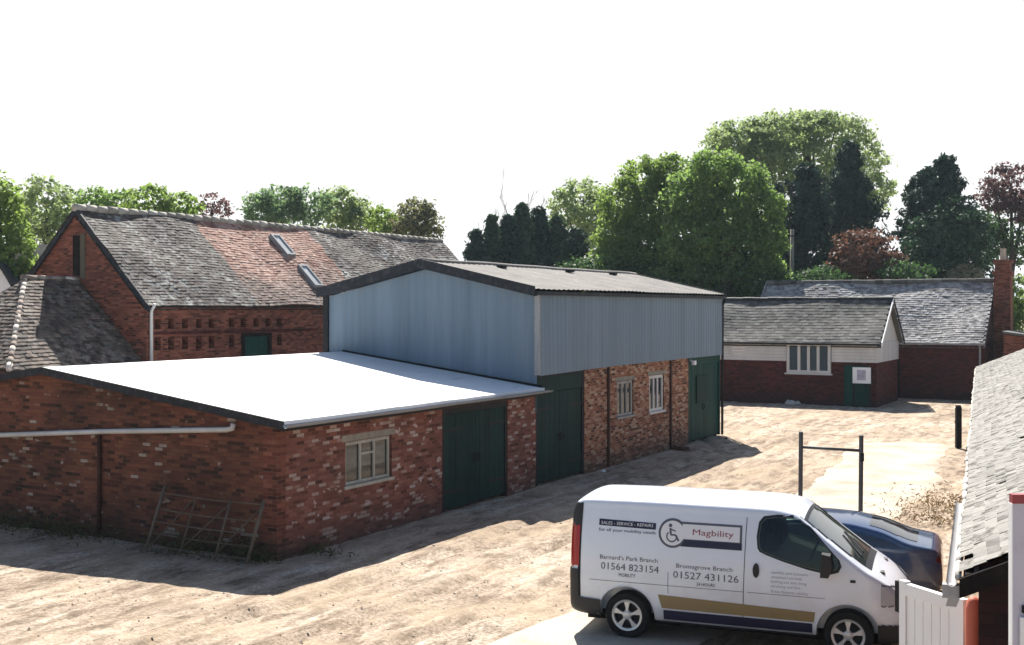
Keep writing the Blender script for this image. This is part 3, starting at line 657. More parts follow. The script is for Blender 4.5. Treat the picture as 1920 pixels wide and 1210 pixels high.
# ------------------------------------------------------------------ long tiled cottage with chimney
def long_cottage():
    O = Vector((24.5, 61.0, 0)); t = empty('long_cottage', O, YB, 'long brick cottage with pale lichened steep tiled roof behind the boarded one', 'cottage')
    L, D, ze, zr = 12.5, 7.5, 3.0, 6.25
    mb = MB(); wall_x(mb, -L, 0, -.1, ze, [(-5.4,-4.2,-.1,2.1)], 0, .3); mb.build('wall', B_DARK, t)
    for x in (-L, -.3): mb = MB(); mb.prism([(x,.3,-.1),(x,D,-.1),(x,D,ze-.3),(x,D/2,zr-.38),(x,.3,ze-.1)], (.3,0,0)); mb.build('gable_wall', B_BARN, t)
    mb = MB(); mb.box(-5.4,-4.2,.16,.2,-.1,2.1); mb.build('doorway', P_TAR, t)
    up = Vector((0,D/2,zr-ze)); l = up.length+.25; e = up.normalized(); o = Vector((-L,0,ze+.04))-e*.25
    mb = MB(); tile_plane(mb, o, (1,0,0), e, [(-.1,0),(L+.1,0),(L+.1,l),(-.1,l)], .24, .18, .016, .02, .2, seed=14)
    e2 = Vector((0,-D/2,zr-ze)).normalized(); o2 = Vector((-L,D,ze+.04))-e2*.25
    mb.add([o2,o2+Vector((L,0,0)),o2+Vector((L,0,0))+e2*l,o2+e2*l], [(0,3,2,1)]); mb.build('roof', T_LONG, t)
    mb = MB(); ridge(mb, (-L-.1,D/2,zr+.12), (.1,D/2,zr+.12), .14, .45, seed=9); mb.build('ridge_tiles', T_COT, t)
    mb = MB(); mb.box(-L,.1,-.3,-.2,ze-.14,ze-.04); mb.build('gutter', P_GREYPIPE, t)
    mb = MB(); mb.prism([(-L-.16,-.2,ze-.15),(-L-.16,D/2,zr-.02),(-L-.16,D/2,zr+.16),(-L-.16,-.2,ze+.05)], (.05,0,0)); mb.build('barge_board', P_GREYPIPE, t)
    mb = MB(); mb.tube([(-.15,-.25,ze-.1),(-.15,-.08,ze-.4),(-.15,-.08,0)], .05, 8); mb.build('downpipe', P_GALV, t)
    mb = MB(); cx = .12
    mb.box(cx,cx+.85,D/2-.55,D/2+.55,-.1,6.6); mb.box(cx-.06,cx+.91,D/2-.61,D/2+.61,6.6,6.8); mb.box(cx+.05,cx+.8,D/2-.5,D/2+.5,6.8,7.25); mb.box(cx-.03,cx+.88,D/2-.58,D/2+.58,7.25,7.42)
    ch = mb.build('chimney', B_BARN, t)
    for y in (-.22, .24): m_ = MB(); m_.lathe([(.0,7.42),(.15,7.42),(.12,7.9),(.14,7.95),(.14,8.05),(.09,8.05),(.09,7.5)], (cx+.42,D/2+y,0), (0,0,1), 12); m_.build('chimney_pot', paint('buff pot', (.45,.4,.33), .8, .2), ch, smooth=True, angle=40)
    # lean-to at the gable
    t2 = empty('lean_to_store', O+Matrix.Rotation(YB,3,'Z') @ Vector((1.05,0,0)), YB, 'low brick store with dark sloping roof at right of the chimney', 'store')
    mb = MB(); mb.prism([(0,-.6,-.1),(4.2,-.6,-.1),(4.2,-.6,2.9),(0,-.6,3.45)], (0,4.2,0)); mb.build('wall', B_BARN, t2)
    mb = MB(); mb.prism([(-.05,-.8,3.5),(4.5,-.8,2.88),(4.5,-.8,3.0),(-.05,-.8,3.62)], (0,4.6,0)); mb.build('roof', T_COT, t2)
long_cottage()

# ------------------------------------------------------------------ weathered tile roof on the right
def right_outhouse():
    d = Vector((.371,.9286,0)).normalized(); yaw = math.atan2(d.y, d.x)         # local x along the eave, local -y is to the right
    O = Vector((3.04, 7.97, 0)); t = empty('long_outhouse', O, yaw, 'long low outhouse with pale weathered tile roof along the right edge', 'outhouse')
    L, W, ze, pt = 29.5, 3.4, 3.0, .47; zr = ze+pt*W
    mb = MB(); mb.prism([(.06,-.12,-.1),(.06,-2*W+.3,-.1),(.06,-2*W+.3,ze),(.06,-W,zr-.2),(.06,-.12,ze+.05)], (.3,0,0)); mb.build('gable_wall', B_SHADED, t)
    mb = MB(); mb.box(.55,L-.25,-.42,-.12,-.1,ze); mb.prism([(L-.25,-.12,-.1),(L-.25,-2*W+.3,-.1),(L-.25,-2*W+.3,ze),(L-.25,-W,zr-.2),(L-.25,-.12,ze+.05)], (-.3,0,0)); mb.build('wall', B_GABLE, t)
    up = Vector((0,-W,zr-ze)); l = up.length; e = up.normalized()
    mb = MB(); tile_plane(mb, (0,0,ze), (1,0,0), e, [(0,0),(L,0),(L,l),(0,l)], .165, .10, .008, .007, .08, seed=21, miss=.004)
    mb.add([(0,-2*W,ze),(L,-2*W,ze),(L,-W,zr),(0,-W,zr)], [(0,1,2,3)]); mb.build('roof', T_RIGHT, t)
    mb = MB(); ridge(mb, (0,-W,zr+.08), (L,-W,zr+.08), .13, .45, seed=22); mb.build('ridge_tiles', T_RIGHT, t, smooth=True)
    mb = MB(); mb.prism([(-.06,.0,ze-.16),(-.06,-W,zr-.16),(-.06,-W,zr-.03),(-.06,.0,ze-.03)], (.06,0,0)); mb.build('barge_board', P_TAR, t)
    mb = MB(); mb.box(.1,L,-.115,-.02,ze-.12,ze-.08); mb.build('soffit', P_TAR, t)
    mb = MB()                                     # mortar along the eave, uneven
    for i in range(60):
        x = L*i/60; mb.tube([(x, .01+.025*noise.noise((i*.9,0,0)), ze-.03), (x+L/60*.98, .01+.025*noise.noise((i*.9+.9,0,0)), ze-.03)], .014+.02*random.random(), 7)
    mb.build('eave_mortar', P_MORTAR, t, smooth=True)
    mb = MB(); pts = [(.05+.035*math.cos(a), ze-.05+.035*math.sin(a)) for a in np.linspace(math.pi, 2*math.pi, 7)]
    mb.add([(-.05,a,b) for a,b in pts]+[(3.4,a,b+.03) for a,b in pts], [(q,q+1,q+8,q+7) for q in range(6)]); g = mb.build('gutter', P_GREYPIPE, t, smooth=True)
    mb = MB(); mb.box(-.03,.05,.0,.11,ze-.17,ze-.08); mb.prism([(-.03,.0,ze-.17),(.05,.0,ze-.17),(.03,.02,ze-.23),(-.01,.02,ze-.23)], (0,.07,0))
    tag(mb.build('rainwater_hopper', P_GALV, t), 'grey metal hopper at gutter end')
right_outhouse()

# ------------------------------------------------------------------ yard furniture
def bars(mb, segs, r): 
    for a, b in segs: mb.tube([a, b], r, 8)
def leaning_gate():
    # stands on the ground, top leaning on the gable wall
    b = C0+V*.12-U*.72
    t = empty('field_gate', b, YAW+R(90), 'rusty tubular metal field gate leaning on shaded brick gable wall', 'gate')
    L, h, ln = 2.6, 1.12, .48
    P = lambda x, q: (x, .0-ln*q*1.0, .04+h*q)        # local x along V, local -y towards the wall
    m_ = paint('rusted galvanised bar', (.15,.12,.09), .8, .2, .35, 6, (.10,.05,.03), .6, False)
    for x, r, top in ((0,.034,1.0),(L,.036,1.08),(.8,.024,.95),(1.7,.018,.9)):
        mb = MB(); mb.tube([P(x,0),P(x,top)], r, 8); mb.build('upright', m_, t, smooth=True)
    for q in (.08,.27,.46,.66,.93):
        mb = MB(); mb.tube([P(0,q),P(L*.5,q-.012),P(L,q+.02)], .013, 7); mb.build('rail', m_, t, smooth=True)
    for x0, x1 in ((.8,.0),(1.7,.8),(2.5,1.75)):
        mb = MB(); mb.tube([P(x0,.1),P(x1,.9)], .015, 7); mb.build('brace', m_, t, smooth=True)
leaning_gate()
def goal_frame():
    p0 = world(1500, 0, 24); p1 = world(1613, 0, 23.8)
    t = empty('post_frame', ((p0.x+p1.x)/2, 23.9, 0), math.atan2(p1.y-p0.y, p1.x-p0.x), 'two thin dark metal posts joined by crossbar standing on the lane', 'frame')
    w2 = (p1-p0).xy.length/2; m_ = paint('dark steel', (.07,.075,.085), .6, .4, .3, 5, (.12,.08,.06), .4)
    for s in (-1, 1): mb = MB(); mb.tube([(s*w2+.03*s*0,0,0),(s*w2+.02,0,2.27 if s < 0 else 2.22)], .045, 10); mb.build('post', m_, t, smooth=True, angle=50)
    mb = MB(); mb.tube([(-w2,0,1.96),(w2,0,1.91)], .03, 8); mb.build('crossbar', m_, t, smooth=True)
    mb = MB(); mb.box(w2+.0,w2+.07,-.05,.05,1.7,1.86); mb.build('latch_bracket', P_BLACK, t)
goal_frame()
p = world(1797, 0, 40.3); mb = MB(); mb.box(-.085,.085,-.085,.085,0,1.38); mb.prism([(-.085,-.085,1.38),(.085,-.085,1.38),(.085,.0,1.46),(-.085,.0,1.46)],(0,.085,0))
mb.tube([(-.09,0,.9),(-.13,0,.9)], .02, 6)
tag(mb.build('gate_post', P_TAR, None, loc=(p.x,40.3,0)), 'thick black timber post at the yard edge beside pale tile roof', 'post')

def white_gate():
    a = Vector((4.02,12.1,0)); b = Vector((4.36,11.27,0)); d = b-a; L = d.length
    t = empty('boarded_gate', a, math.atan2(d.y, d.x), 'white painted boarded gate standing in front of the van nose', 'gate')
    mb = MB(); n = 6
    for i in range(n): mb.box(.09+(L-.18)*i/n+.004, .09+(L-.18)*(i+1)/n-.004, -.015, .015, .12, 1.93)
    mb.build('boards', P_WHITE, t)
    mb = MB(); mb.box(0,.09,-.035,.035,.08,2.0); mb.box(L-.09,L,-.035,.035,.08,2.0); mb.box(.09,L-.09,-.034,.034,1.86,1.98); mb.box(.09,L-.09,-.034,.034,.12,.26); mb.build('frame', P_WHITE, t)
    mb = MB(); mb.box(-.07,-.005,-.03,.03,1.66,1.98); mb.build('hinge', P_BLACK, t)
white_gate()
mb = MB(); mb.lathe([(0,0),(.075,0),(.075,1.98),(.06,2.06),(.03,2.09),(0,2.095)], (0,0,0), (0,0,1), 18)
tag(mb.build('round_post', paint('terracotta red', (.5,.13,.08), .6, .3, .15, 3, (.3,.1,.07), .4), smooth=True, angle=40, loc=(4.33,11.0,0)), 'round terracotta red post beside the white boarded gate', 'post')
def sign_post():
    t = empty('sign_post', (2.81, 6.5, 0), R(-2), 'tall pale lilac sign post with dark red top at the right edge', 'sign')
    mb = MB(); mb.box(-.042,.042,-.02,.02,0,3.72); mb.build('post', paint('lilac white', (.55,.53,.62), .5, .4, .06, 2), t)
    mb = MB(); mb.box(-.046,.046,-.024,.024,3.72,3.77); mb.build('cap', paint('dark red', (.3,.05,.06), .5, .4), t)
    mb = MB(); mb.box(-.05,-.043,-.024,.024,0,3.72); mb.build('edge_strip', P_WHITE, t)
    mb = MB(); mb.box(.005,.05,-.05,-.021,3.12,3.16); mb.build('fixing', P_BLACK, t)
    mb = MB(); mb.box(-.01,.12,-.06,-.03,2.93,3.1); mb.build('plaque', P_WHITE, t)
sign_post()

# ------------------------------------------------------------------ vehicles
class Shell:
    """lofted vehicle body: stations along x with profile functions"""
    def __init__(s, xs, zt, hwf, z0, rad, crown, nside=34, ntop=16):
        s.zt, s.hw, s.z0, s.rad, s.crown = zt, hwf, z0, rad, crown
        s.nside, s.narc, s.ntop = nside, 7, ntop; s.grid = []
        for x in xs: s.grid.append(s.section(x))
        s.xs = xs
    def edge(s, x):
        r = s.rad(x); zs = s.zt(x)-s.crown(x)-r; return zs, s.hw(x, zs), r
    def section(s, x):
        zs, ws, r = s.edge(x); z0 = s.z0(x); zs = max(zs, z0+.05); pts = [(x, s.hw(x,z0)*.8, z0-.02)]
        for i in range(s.nside+1):
            z = z0+(zs-z0)*i/s.nside; pts.append((x, s.hw(x, z)-.03*max(0, 1-(z-z0)/.06)**2, z))
        for i in range(1, s.narc+1):
            a = math.pi/2*i/s.narc; pts.append((x, ws-r+r*math.cos(a), zs+r*math.sin(a)))
        w_ = max(ws-r, .01)
        for i in range(1, s.ntop+1):
            y = w_*(1-i/s.ntop); pts.append((x, y, zs+r+s.crown(x)*(1-(y/w_)**2)))
        return pts
    def top(s, x, y):
        zs, ws, r = s.edge(x); w_ = max(ws-r, .01); return zs+r+s.crown(x)*max(0, 1-(y/w_)**2)
    def build(s, name, mat, parent, arches=(), ar=.4):
        mb = MB(); G = s.grid; n = len(G[0]); vs = []; fs = []
        full = []
        for g in G: full.append([(x,-y,z) for x,y,z in g]+[(x,y,z) for x,y,z in reversed(g[:-1])])
        m_ = len(full[0])
        for f in full: vs += f
        for i in range(len(G)-1):
            for j in range(m_):
                j2 = (j+1) % m_; fs.append((i*m_+j, (i+1)*m_+j, (i+1)*m_+j2, i*m_+j2))
        fs.append(tuple(range(m_))); fs.append(tuple(range((len(G)-1)*m_, len(G)*m_))[::-1])
        mb.add(vs, fs); o = mb.build(name, mat, parent, fix=True)
        if arches:
            for ax, az in arches:
                for sy in (-1, 1):
                    c = MB(); c.lathe([(0,-.2),(ar,-.2),(ar,.2),(0,.2)], (ax, sy*.85, az), (0,1,0), 40); co = c.build('cut', mat, parent, fix=True)
                    md = o.modifiers.new('b', 'BOOLEAN'); md.operation = 'DIFFERENCE'; md.object = co; md.solver = 'EXACT'
                    dg = bpy.context.evaluated_depsgraph_get(); dg.update()
                    me = bpy.data.meshes.new_from_object(o.evaluated_get(dg)); o.modifiers.clear(); o.data = me
                    bpy.data.objects.remove(co)
        me = o.data
        me.polygons.foreach_set('use_smooth', [True]*len(me.polygons)); me.set_sharp_from_angle(angle=R(38))
        return o
    def patch(s, name, mat, parent, test, off=.006, side=None, smooth=True):
        """a thin panel following the body wherever test(x,y,z) holds, on side -1/+1/None (both)"""
        mb = MB(); G = s.grid; n = len(G[0])
        for sy in ((-1, 1) if side is None else (side,)):
            idx = {}; vs = []; fs = []
            def vid(i, j):
                if (i, j) not in idx:
                    p = Vector(G[i][j])
                    i0, i1 = max(i-1,0), min(i+1,len(G)-1); j0, j1 = max(j-1,0), min(j+1,n-1)
                    nn = (Vector(G[i1][j])-Vector(G[i0][j])).cross(Vector(G[i][j1])-Vector(G[i][j0]))
                    nn = nn.normalized() if nn.length > 1e-9 else Vector((0,1,0))
                    if nn.y < -1e-4 or (abs(nn.y) <= 1e-4 and nn.z < 0): nn = -nn
                    q = p+nn*off; idx[(i,j)] = len(vs); vs.append((q.x, q.y*sy, q.z))
                return idx[(i,j)]
            for i in range(len(G)-1):
                for j in range(n-1):
                    c = (Vector(G[i][j])+Vector(G[i+1][j])+Vector(G[i+1][j+1])+Vector(G[i][j+1]))/4
                    if test(c.x, c.y*sy, c.z):
                        f = [vid(i,j), vid(i+1,j), vid(i+1,j+1), vid(i,j+1)]
                        fs.append(tuple(f) if sy > 0 else tuple(reversed(f)))
            mb.add(vs, fs)
        o = mb.build(name, mat, parent, smooth=smooth, fix=False)
        bm = bmesh.new(); bm.from_mesh(o.data); bmesh.ops.remove_doubles(bm, verts=bm.verts, dist=.0015); bm.to_mesh(o.data); bm.free()
        return o
    def pair(s, *a): 
        for sy in (-1, 1): s.patch(*a, side=sy)
    def decal(s, name, mat, parent, polys, off=.008, sy=-1):
        """flat marks given as (x,z) polygons, laid on the side of the body"""
        bm = bmesh.new()
        for poly in polys:
            vs = [bm.verts.new((x, 0, z)) for x, z in poly]; bm.faces.new(vs)
        xs = [v.co.x for v in bm.verts]; zs = [v.co.z for v in bm.verts]
        for z in np.arange(math.floor(min(zs)*12)/12, max(zs), 1/12):
            bmesh.ops.bisect_plane(bm, geom=bm.verts[:]+bm.edges[:]+bm.faces[:], plane_co=(0,0,z), plane_no=(0,0,1))
        for x in np.arange(math.floor(min(xs)*5)/5, max(xs), .2):
            bmesh.ops.bisect_plane(bm, geom=bm.verts[:]+bm.edges[:]+bm.faces[:], plane_co=(x,0,0), plane_no=(1,0,0))
        bm.verts.index_update()
        vs = [(v.co.x, sy*(s.sidey(v.co.x, v.co.z)+off), v.co.z) for v in bm.verts]; fs = [tuple(v.index for v in f.verts) for f in bm.faces]
        bm.free(); mb = MB(); mb.add(vs, fs); o = mb.build(name, mat, parent, fix=False)
        return o
    def sidey(s, x, z):
        zs, ws, r = s.edge(x)
        if z <= zs: return s.hw(x, z)
        return ws-r+math.sqrt(max(0, r*r-(z-zs)**2))
    def text(s, name, mat, parent, body, x, z, size, off=.008, sx=1.0, sy=-1, align='LEFT', width=None, bold=0, shear=0):
        cu = bpy.data.curves.new('t', 'FONT'); cu.body = body; cu.size = size; cu.align_x = align; cu.resolution_u = 2; cu.offset = bold; cu.shear = shear
        o = bpy.data.objects.new('t', cu); COL.objects.link(o); dg = bpy.context.evaluated_depsgraph_get(); dg.update()
        me = o.evaluated_get(dg).to_mesh(); vs = [v.co.copy() for v in me.vertices]; fs = [tuple(p.vertices) for p in me.polygons]
        o.evaluated_get(dg).to_mesh_clear(); bpy.data.objects.remove(o); bpy.data.curves.remove(cu)
        x0 = min(v.x for v in vs); x1 = max(v.x for v in vs)
        if width: sx = width/(x1-x0)
        mb = MB(); mb.add([(x+v.x*sx, sy*(s.sidey(x+v.x*sx, z+v.y)+off), z+v.y) for v in vs], fs)
        return mb.build(name, mat, parent)

def interp(xs, ys):
    xs = np.array(xs); ys = np.array(ys)
    h = np.diff(xs); dl = np.diff(ys)/h; m_ = np.zeros(len(xs)); m_[0] = dl[0]; m_[-1] = dl[-1]
    for i in range(1, len(xs)-1):
        m_[i] = 0 if dl[i-1]*dl[i] <= 0 else 2*dl[i-1]*dl[i]/(dl[i-1]+dl[i])
    def f(x):
        x = min(max(x, xs[0]), xs[-1]); i = min(int(np.searchsorted(xs, x, side='right'))-1, len(h)-1); i = max(i, 0); q = (x-xs[i])/h[i]
        return float((2*q**3-3*q*q+1)*ys[i]+(q**3-2*q*q+q)*h[i]*m_[i]+(-2*q**3+3*q*q)*ys[i+1]+(q**3-q*q)*h[i]*m_[i+1])
    return f

RUBBER = M('tyre rubber', .8, .25).col((.014,.014,.015)).mat
HUB = M('silver hub cap', .35, .5, .55).col((.55,.56,.57)).mat
def wheel(parent, x, y, z, r, rim, sy, spokes=5):
    mb = MB(); w_ = .1
    mb.lathe([(rim*.98,w_),(rim*1.06,w_+.012),(r*.93,w_+.006),(r,w_*.7),(r,-w_*.7),(r*.93,-w_),(rim*.98,-w_)], (x,y,z), (0,sy,0), 40)
    t = mb.build('tyre', RUBBER, None, smooth=True, angle=50, fix=True); t.name = 'wheel'; t.parent = parent
    mb = MB(); mb.lathe([(0,w_*.45),(rim*.99,w_*.45)], (x,y,z), (0,sy,0), 30); mb.build('wheel_well', P_BLACK, t)
    mb = MB(); mb.lathe([(rim*.84,w_*.6),(rim*.86,w_*1.02),(rim*1.0,w_*1.1),(rim*1.03,w_*.8)], (x,y,z), (0,sy,0), 36)
    mb.lathe([(0,w_*1.12),(rim*.2,w_*1.08),(rim*.3,w_*.95),(rim*.32,w_*.5)], (x,y,z), (0,sy,0), 24)
    for k in range(spokes):
        a = 2*math.pi*(k+.25)/spokes; pts = []
        for rr, hw_ in ((.22,.42),(.5,.33),(.9,.40)):
            for s in (-1,1):
                aa = a+s*hw_*(.55 if rr > .4 else .9); pts.append((rr*rim*math.cos(aa), rr*rim*math.sin(aa)))
        d0, d1 = sy*w_*1.0, sy*w_*.5
        V3 = [(x+pts[i][0], y+d0, z+pts[i][1]) for i in range(6)]+[(x+pts[i][0], y+d1, z+pts[i][1]) for i in range(6)]
        mb.add(V3, [(0,1,3,2),(2,3,5,4),(0,2,8,6),(2,4,10,8),(1,7,9,3),(3,9,11,5)])
    mb.build('hub_cap', HUB, t, fix=True)
    return t

def van():
    fd = Vector((.9377,-.3473,0)); yaw = math.atan2(fd.y, fd.x); ld = Vector((-fd.y, fd.x, 0))
    mid = (Vector((1.65,17.1,0))+Vector((4.62,16.0,0)))/2+ld*.87
    t = empty('panel_van', (mid.x, mid.y, 0), yaw, 'white panel van with navy lettering and gold stripe parked in the yard', 'van')
    zt = interp([-2.42,-2.40,-2.34,-2.22,-2.0,-1,0,.45,.78,.98,1.2,1.5,1.78,1.92,2.12,2.26,2.34,2.38], [1.78,1.86,1.96,2.015,2.035,2.05,2.05,2.045,2.0,1.88,1.70,1.47,1.27,1.19,1.06,.93,.80,.70])
    Wp = interp([-2.42,-2.38,-2.3,-2.15,-1.8,0,1.3,1.8,2.1,2.25,2.38], [.80,.86,.915,.94,.952,.955,.95,.925,.85,.77,.55])
    def hw(x, z):
        k = max(0, (z-1.02)); return Wp(x)-.16*(k/.85)**1.6-.035*max(0,(.62-z)/.3)**2+.012*math.exp(-((z-.86)/.12)**2)
    z0 = interp([-2.42,-2.2,-1.2,1.2,2.1,2.38], [.36,.33,.30,.30,.27,.30])
    rad = interp([-2.42,-2.2,.7,1.3,1.8,2.1,2.38], [.08,.11,.12,.085,.085,.10,.10])
    crown = interp([-2.42,-2,.6,1.3,1.8,2.38], [.02,.05,.055,.05,.05,.06])
    xs = np.concatenate([np.linspace(-2.42,-2.2,11), np.arange(-2.16,2.0,.045), np.linspace(2.02,2.38,16)])
    b = Shell(xs, zt, hw, z0, rad, crown)
    WHITE = carpaint('white van paint', (.77,.82,.90)); PL = M('black plastic', .55, .4).col((.016,.017,.02)).mat
    NAVY = M('navy vinyl', .4, .4).col((.014,.015,.045)).mat; GOLD = M('gold vinyl', .4, .4).col((.27,.195,.085)).mat
    GREYV = M('grey vinyl', .5, .4).col((.10,.105,.13)).mat; REDV = M('red vinyl', .4, .4).col((.28,.04,.05)).mat; WV = M('white vinyl', .35, .5).col((.80,.80,.82)).mat
    GL = glass('van glass', (.006,.009,.009), .03, .8)
    body = b.build('body', WHITE, t, [(-1.55,.35),(1.55,.35)], .425)
    # panel gaps
    dk = M('panel gap', .7, .2).col((.06,.06,.07)).mat
    gap = lambda x0, z0_, x1, z1_, w_=.011: [(x0-w_/2,z0_),(x0+w_/2,z0_),(x1+w_/2,z1_),(x1-w_/2,z1_)]
    hgap = lambda x0, x1, z, w_=.010: [(x0,z-w_/2),(x1,z-w_/2),(x1,z+w_/2),(x0,z+w_/2)]
    b.decal('panel_seam', dk, t, [gap(-.93,.72,-.93,1.02,.007), gap(.13,.36,.17,1.85,.010), hgap(-2.1,.14,.83,.006), hgap(.2,1.25,.83,.006)], .004)
    b.decal('stripe', GOLD, t, [[(-1.02,.50),(1.1,.49),(1.12,.63),(-1.08,.69)]], .006)
    tag(b.decal('stripe', NAVY, t, [[(-1.0,.335),(1.08,.335),(1.08,.47),(-1.0,.475)]], .006), 'dark navy lower stripe')
    win = [(.35,1.45),(.335,1.60),(.36,1.78),(.42,1.855),(.60,1.885),(.80,1.89),(.90,1.865),(1.0,1.79),(1.2,1.585),(1.41,1.37),(1.44,1.29),(1.40,1.215),(1.28,1.18),(1.0,1.225),(.7,1.30),(.48,1.365),(.38,1.405)]
    cxw = sum(p[0] for p in win)/len(win); czw = sum(p[1] for p in win)/len(win)
    body.data.materials.append(PL)
    c = MB(); c.prism([(cxw+(x-cxw)*.97, -1.3, czw+(z-czw)*.96) for x, z in win], (0,2.6,0), 1); co = c.build('cut', [WHITE, PL], t, fix=True)
    md = body.modifiers.new('b', 'BOOLEAN'); md.operation = 'DIFFERENCE'; md.object = co; md.solver = 'EXACT'
    dg = bpy.context.evaluated_depsgraph_get(); dg.update(); me = bpy.data.meshes.new_from_object(body.evaluated_get(dg)); body.modifiers.clear(); body.data = me
    bpy.data.objects.remove(co); me.polygons.foreach_set('use_smooth', [True]*len(me.polygons)); me.set_sharp_from_angle(angle=R(38))
    CG = M('tinted clear glass', .02, .5); o_ = CG.t.nodes['Material Output']; tr_ = CG.t.nodes.new('ShaderNodeBsdfTransparent'); tr_.inputs[0].default_value = (.34,.42,.37,1)
    gs_ = CG.t.nodes.new('ShaderNodeBsdfGlossy'); gs_.inputs['Roughness'].default_value = .02; fr_ = CG.t.nodes.new('ShaderNodeFresnel'); fr_.inputs[0].default_value = 1.5; ms_ = CG.t.nodes.new('ShaderNodeMixShader')
    CG.t.links.new(fr_.outputs[0], ms_.inputs[0]); CG.t.links.new(tr_.outputs[0], ms_.inputs[1]); CG.t.links.new(gs_.outputs[0], ms_.inputs[2]); CG.t.links.new(ms_.outputs[0], o_.inputs[0])
    SEAT = M('seat fabric', .9, .1).col((.03,.03,.034)).mat
    for y in (-.42, .12, .5):
        mb = MB(); mb.prism([(.40,y-.2,1.18),(.58,y-.2,1.18),(.52,y-.2,1.62),(.40,y-.2,1.62)], (0,.4,0)); mb.prism([(.42,y-.11,1.62),(.52,y-.11,1.62),(.51,y-.11,1.80),(.44,y-.11,1.80)], (0,.22,0)); mb.build('seat', SEAT, t)
    mb = MB(); mb.tube([(1.05+.07*math.cos(q), -.42+.19*math.sin(q), 1.36+.17*math.cos(q)) for q in np.linspace(0,2*math.pi,20)], .014, 6); mb.build('steering_wheel', PL, t)
    for sy in (-1, 1):
        w_ = b.decal('front_door_window', CG.mat, t, [win], .004, sy)
        ow = [(cxw+(x-cxw)*1.045, czw+(z-czw)*1.07) for x, z in win]; iw = [(cxw+(x-cxw)*.985, czw+(z-czw)*.975) for x, z in win]; nw = len(win)
        b.decal('window_seal', PL, w_, [[ow[k_], ow[(k_+1)%nw], iw[(k_+1)%nw], iw[k_]] for k_ in range(nw)], .006, sy)
    b.patch('windscreen', glass('windscreen glass', (.02,.028,.028), .03, .8, 1.9), t, lambda x,y,z: 1.0 < x < 1.74 and abs(y) < .70-.06*(x-1) and z > b.top(x, 0)-.085, .008)
    b.patch('windscreen_surround', PL, t, lambda x,y,z: .96 < x < 1.84 and abs(y) < .735-.06*(x-1) and z > b.top(x, 0)-.12, .004)
    for s_ in (-1,1):
        mb = MB(); mb.tube([(1.70,s_*.15-.28,b.top(1.70,s_*.15)+.02),(1.42,s_*.15+.1,b.top(1.42,.2)+.02)], .012, 6); mb.build('wiper', PL, t)
    b.pair('rear_bumper', PL, t, lambda x,y,z: (x < -1.95 and z < .55) or (x < -2.26 and z < .97), .022)
    b.pair('rear_light', M('red lamp', .2, .5).col((.32,.012,.015)).mat, t, lambda x,y,z: x < -2.27 and .99 < z < 1.58 and abs(y) > .6, .012)
    b.pair('rear_window_trim', PL, t, lambda x,y,z: x < -2.24 and 1.58 < z < 1.9 and abs(y) > .5, .010)
    b.pair('rear_corner_seam', PL, t, lambda x,y,z: -2.285 < x < -2.24 and .55 < z < 1.9, .005)
    b.pair('front_bumper', PL, t, lambda x,y,z: x > 1.93 and z < .52, .02)
    b.pair('headlight', M('headlamp lens', .08, .7).col((.45,.46,.5)).mat, t, lambda x,y,z: 1.98 < x < 2.27 and .78+.5*(x-1.98)*0 < z < 1.05-.35*(x-1.98) and abs(y) > .50, .012)
    b.pair('headlight_surround', PL, t, lambda x,y,z: 1.96 < x < 2.29 and .765 < z < 1.065-.35*(x-1.98) and abs(y) > .49, .005)
    b.patch('grille', PL, t, lambda x,y,z: x > 2.30 and .58 < z < .78 and abs(y) < .48, .008)
    for y in (-.45,.45):
        mb = MB(); x = 1.97; mb.box(x-.07,x+.03,y-.07,y+.07,b.top(x,y)-.02,b.top(x,y)+.012); mb.build('bonnet_vent', PL, t)
    # mirrors and handles
    for sy in (-1,1):
        mb = MB(); mb.prism([(1.20,sy*.93,1.15),(1.31,sy*.93,1.15),(1.36,sy*.93,1.28),(1.33,sy*.93,1.45),(1.22,sy*.93,1.47)], (0,sy*.22,0)); mb.tube([(1.26,sy*.86,1.2),(1.27,sy*.96,1.22)], .04, 8)
        mb.build('mirror', PL, t)
        y = b.sidey(.31,1.14); mb = MB(); mb.prism([(.27+.045+.045*math.cos(a), sy*(y-.005), 1.14+.10*math.sin(a)) for a in np.linspace(0,2*math.pi,16,endpoint=False)], (0,sy*.025,0)); mb.build('door_handle', PL, t)
        y = b.sidey(1.61,1.09); mb = MB(); mb.box(1.58,1.65,min(sy*(y-.005),sy*(y+.012)),max(sy*(y-.005),sy*(y+.012)),1.07,1.105); mb.build('side_repeater', PL, t)
        b.decal('side_rub_strip', PL, t, [[(-1.1,.29),(1.1,.29),(1.1,.315),(-1.1,.315)]], .012, sy)
        for wx in (-1.55, 1.55):
            a = np.linspace(-.35, math.pi+.35, 26); ri, ro = .418, .448
            # arch lip
            mb = MB(); pts = [(wx+.43*math.cos(q), .35+.43*math.sin(q)) for q in np.linspace(-.05, math.pi+.05, 26)]
            mb.tube([(px_, sy*(b.sidey(px_, max(pz,.3))-.006), pz) for px_, pz in pts], .014, 6); mb.build('wheel_arch', WHITE, t, smooth=True)
            wheel(t, wx, sy*.80, .335, .335, .225, sy)
        mb = MB()
    for wx in (-1.55, 1.55):
        mb = MB(); mb.box(wx-.44,wx+.44,-.60,.60,.25,.80); mb.build('wheel_housing', P_TAR, t)
    mb = MB(); mb.box(-2.2,2.1,-.7,.7,.2,.34); mb.build('underbody', P_TAR, t)
    # lettering on the side
    b.decal('sign_panel', NAVY, t, [[(-1.98,1.615),(-1.13,1.60),(-1.13,1.69),(-1.98,1.705)]], .006)
    b.text('lettering', WV, t, 'SALES - SERVICE - REPAIRS', -1.95, 1.632, .062, .009, width=.78)
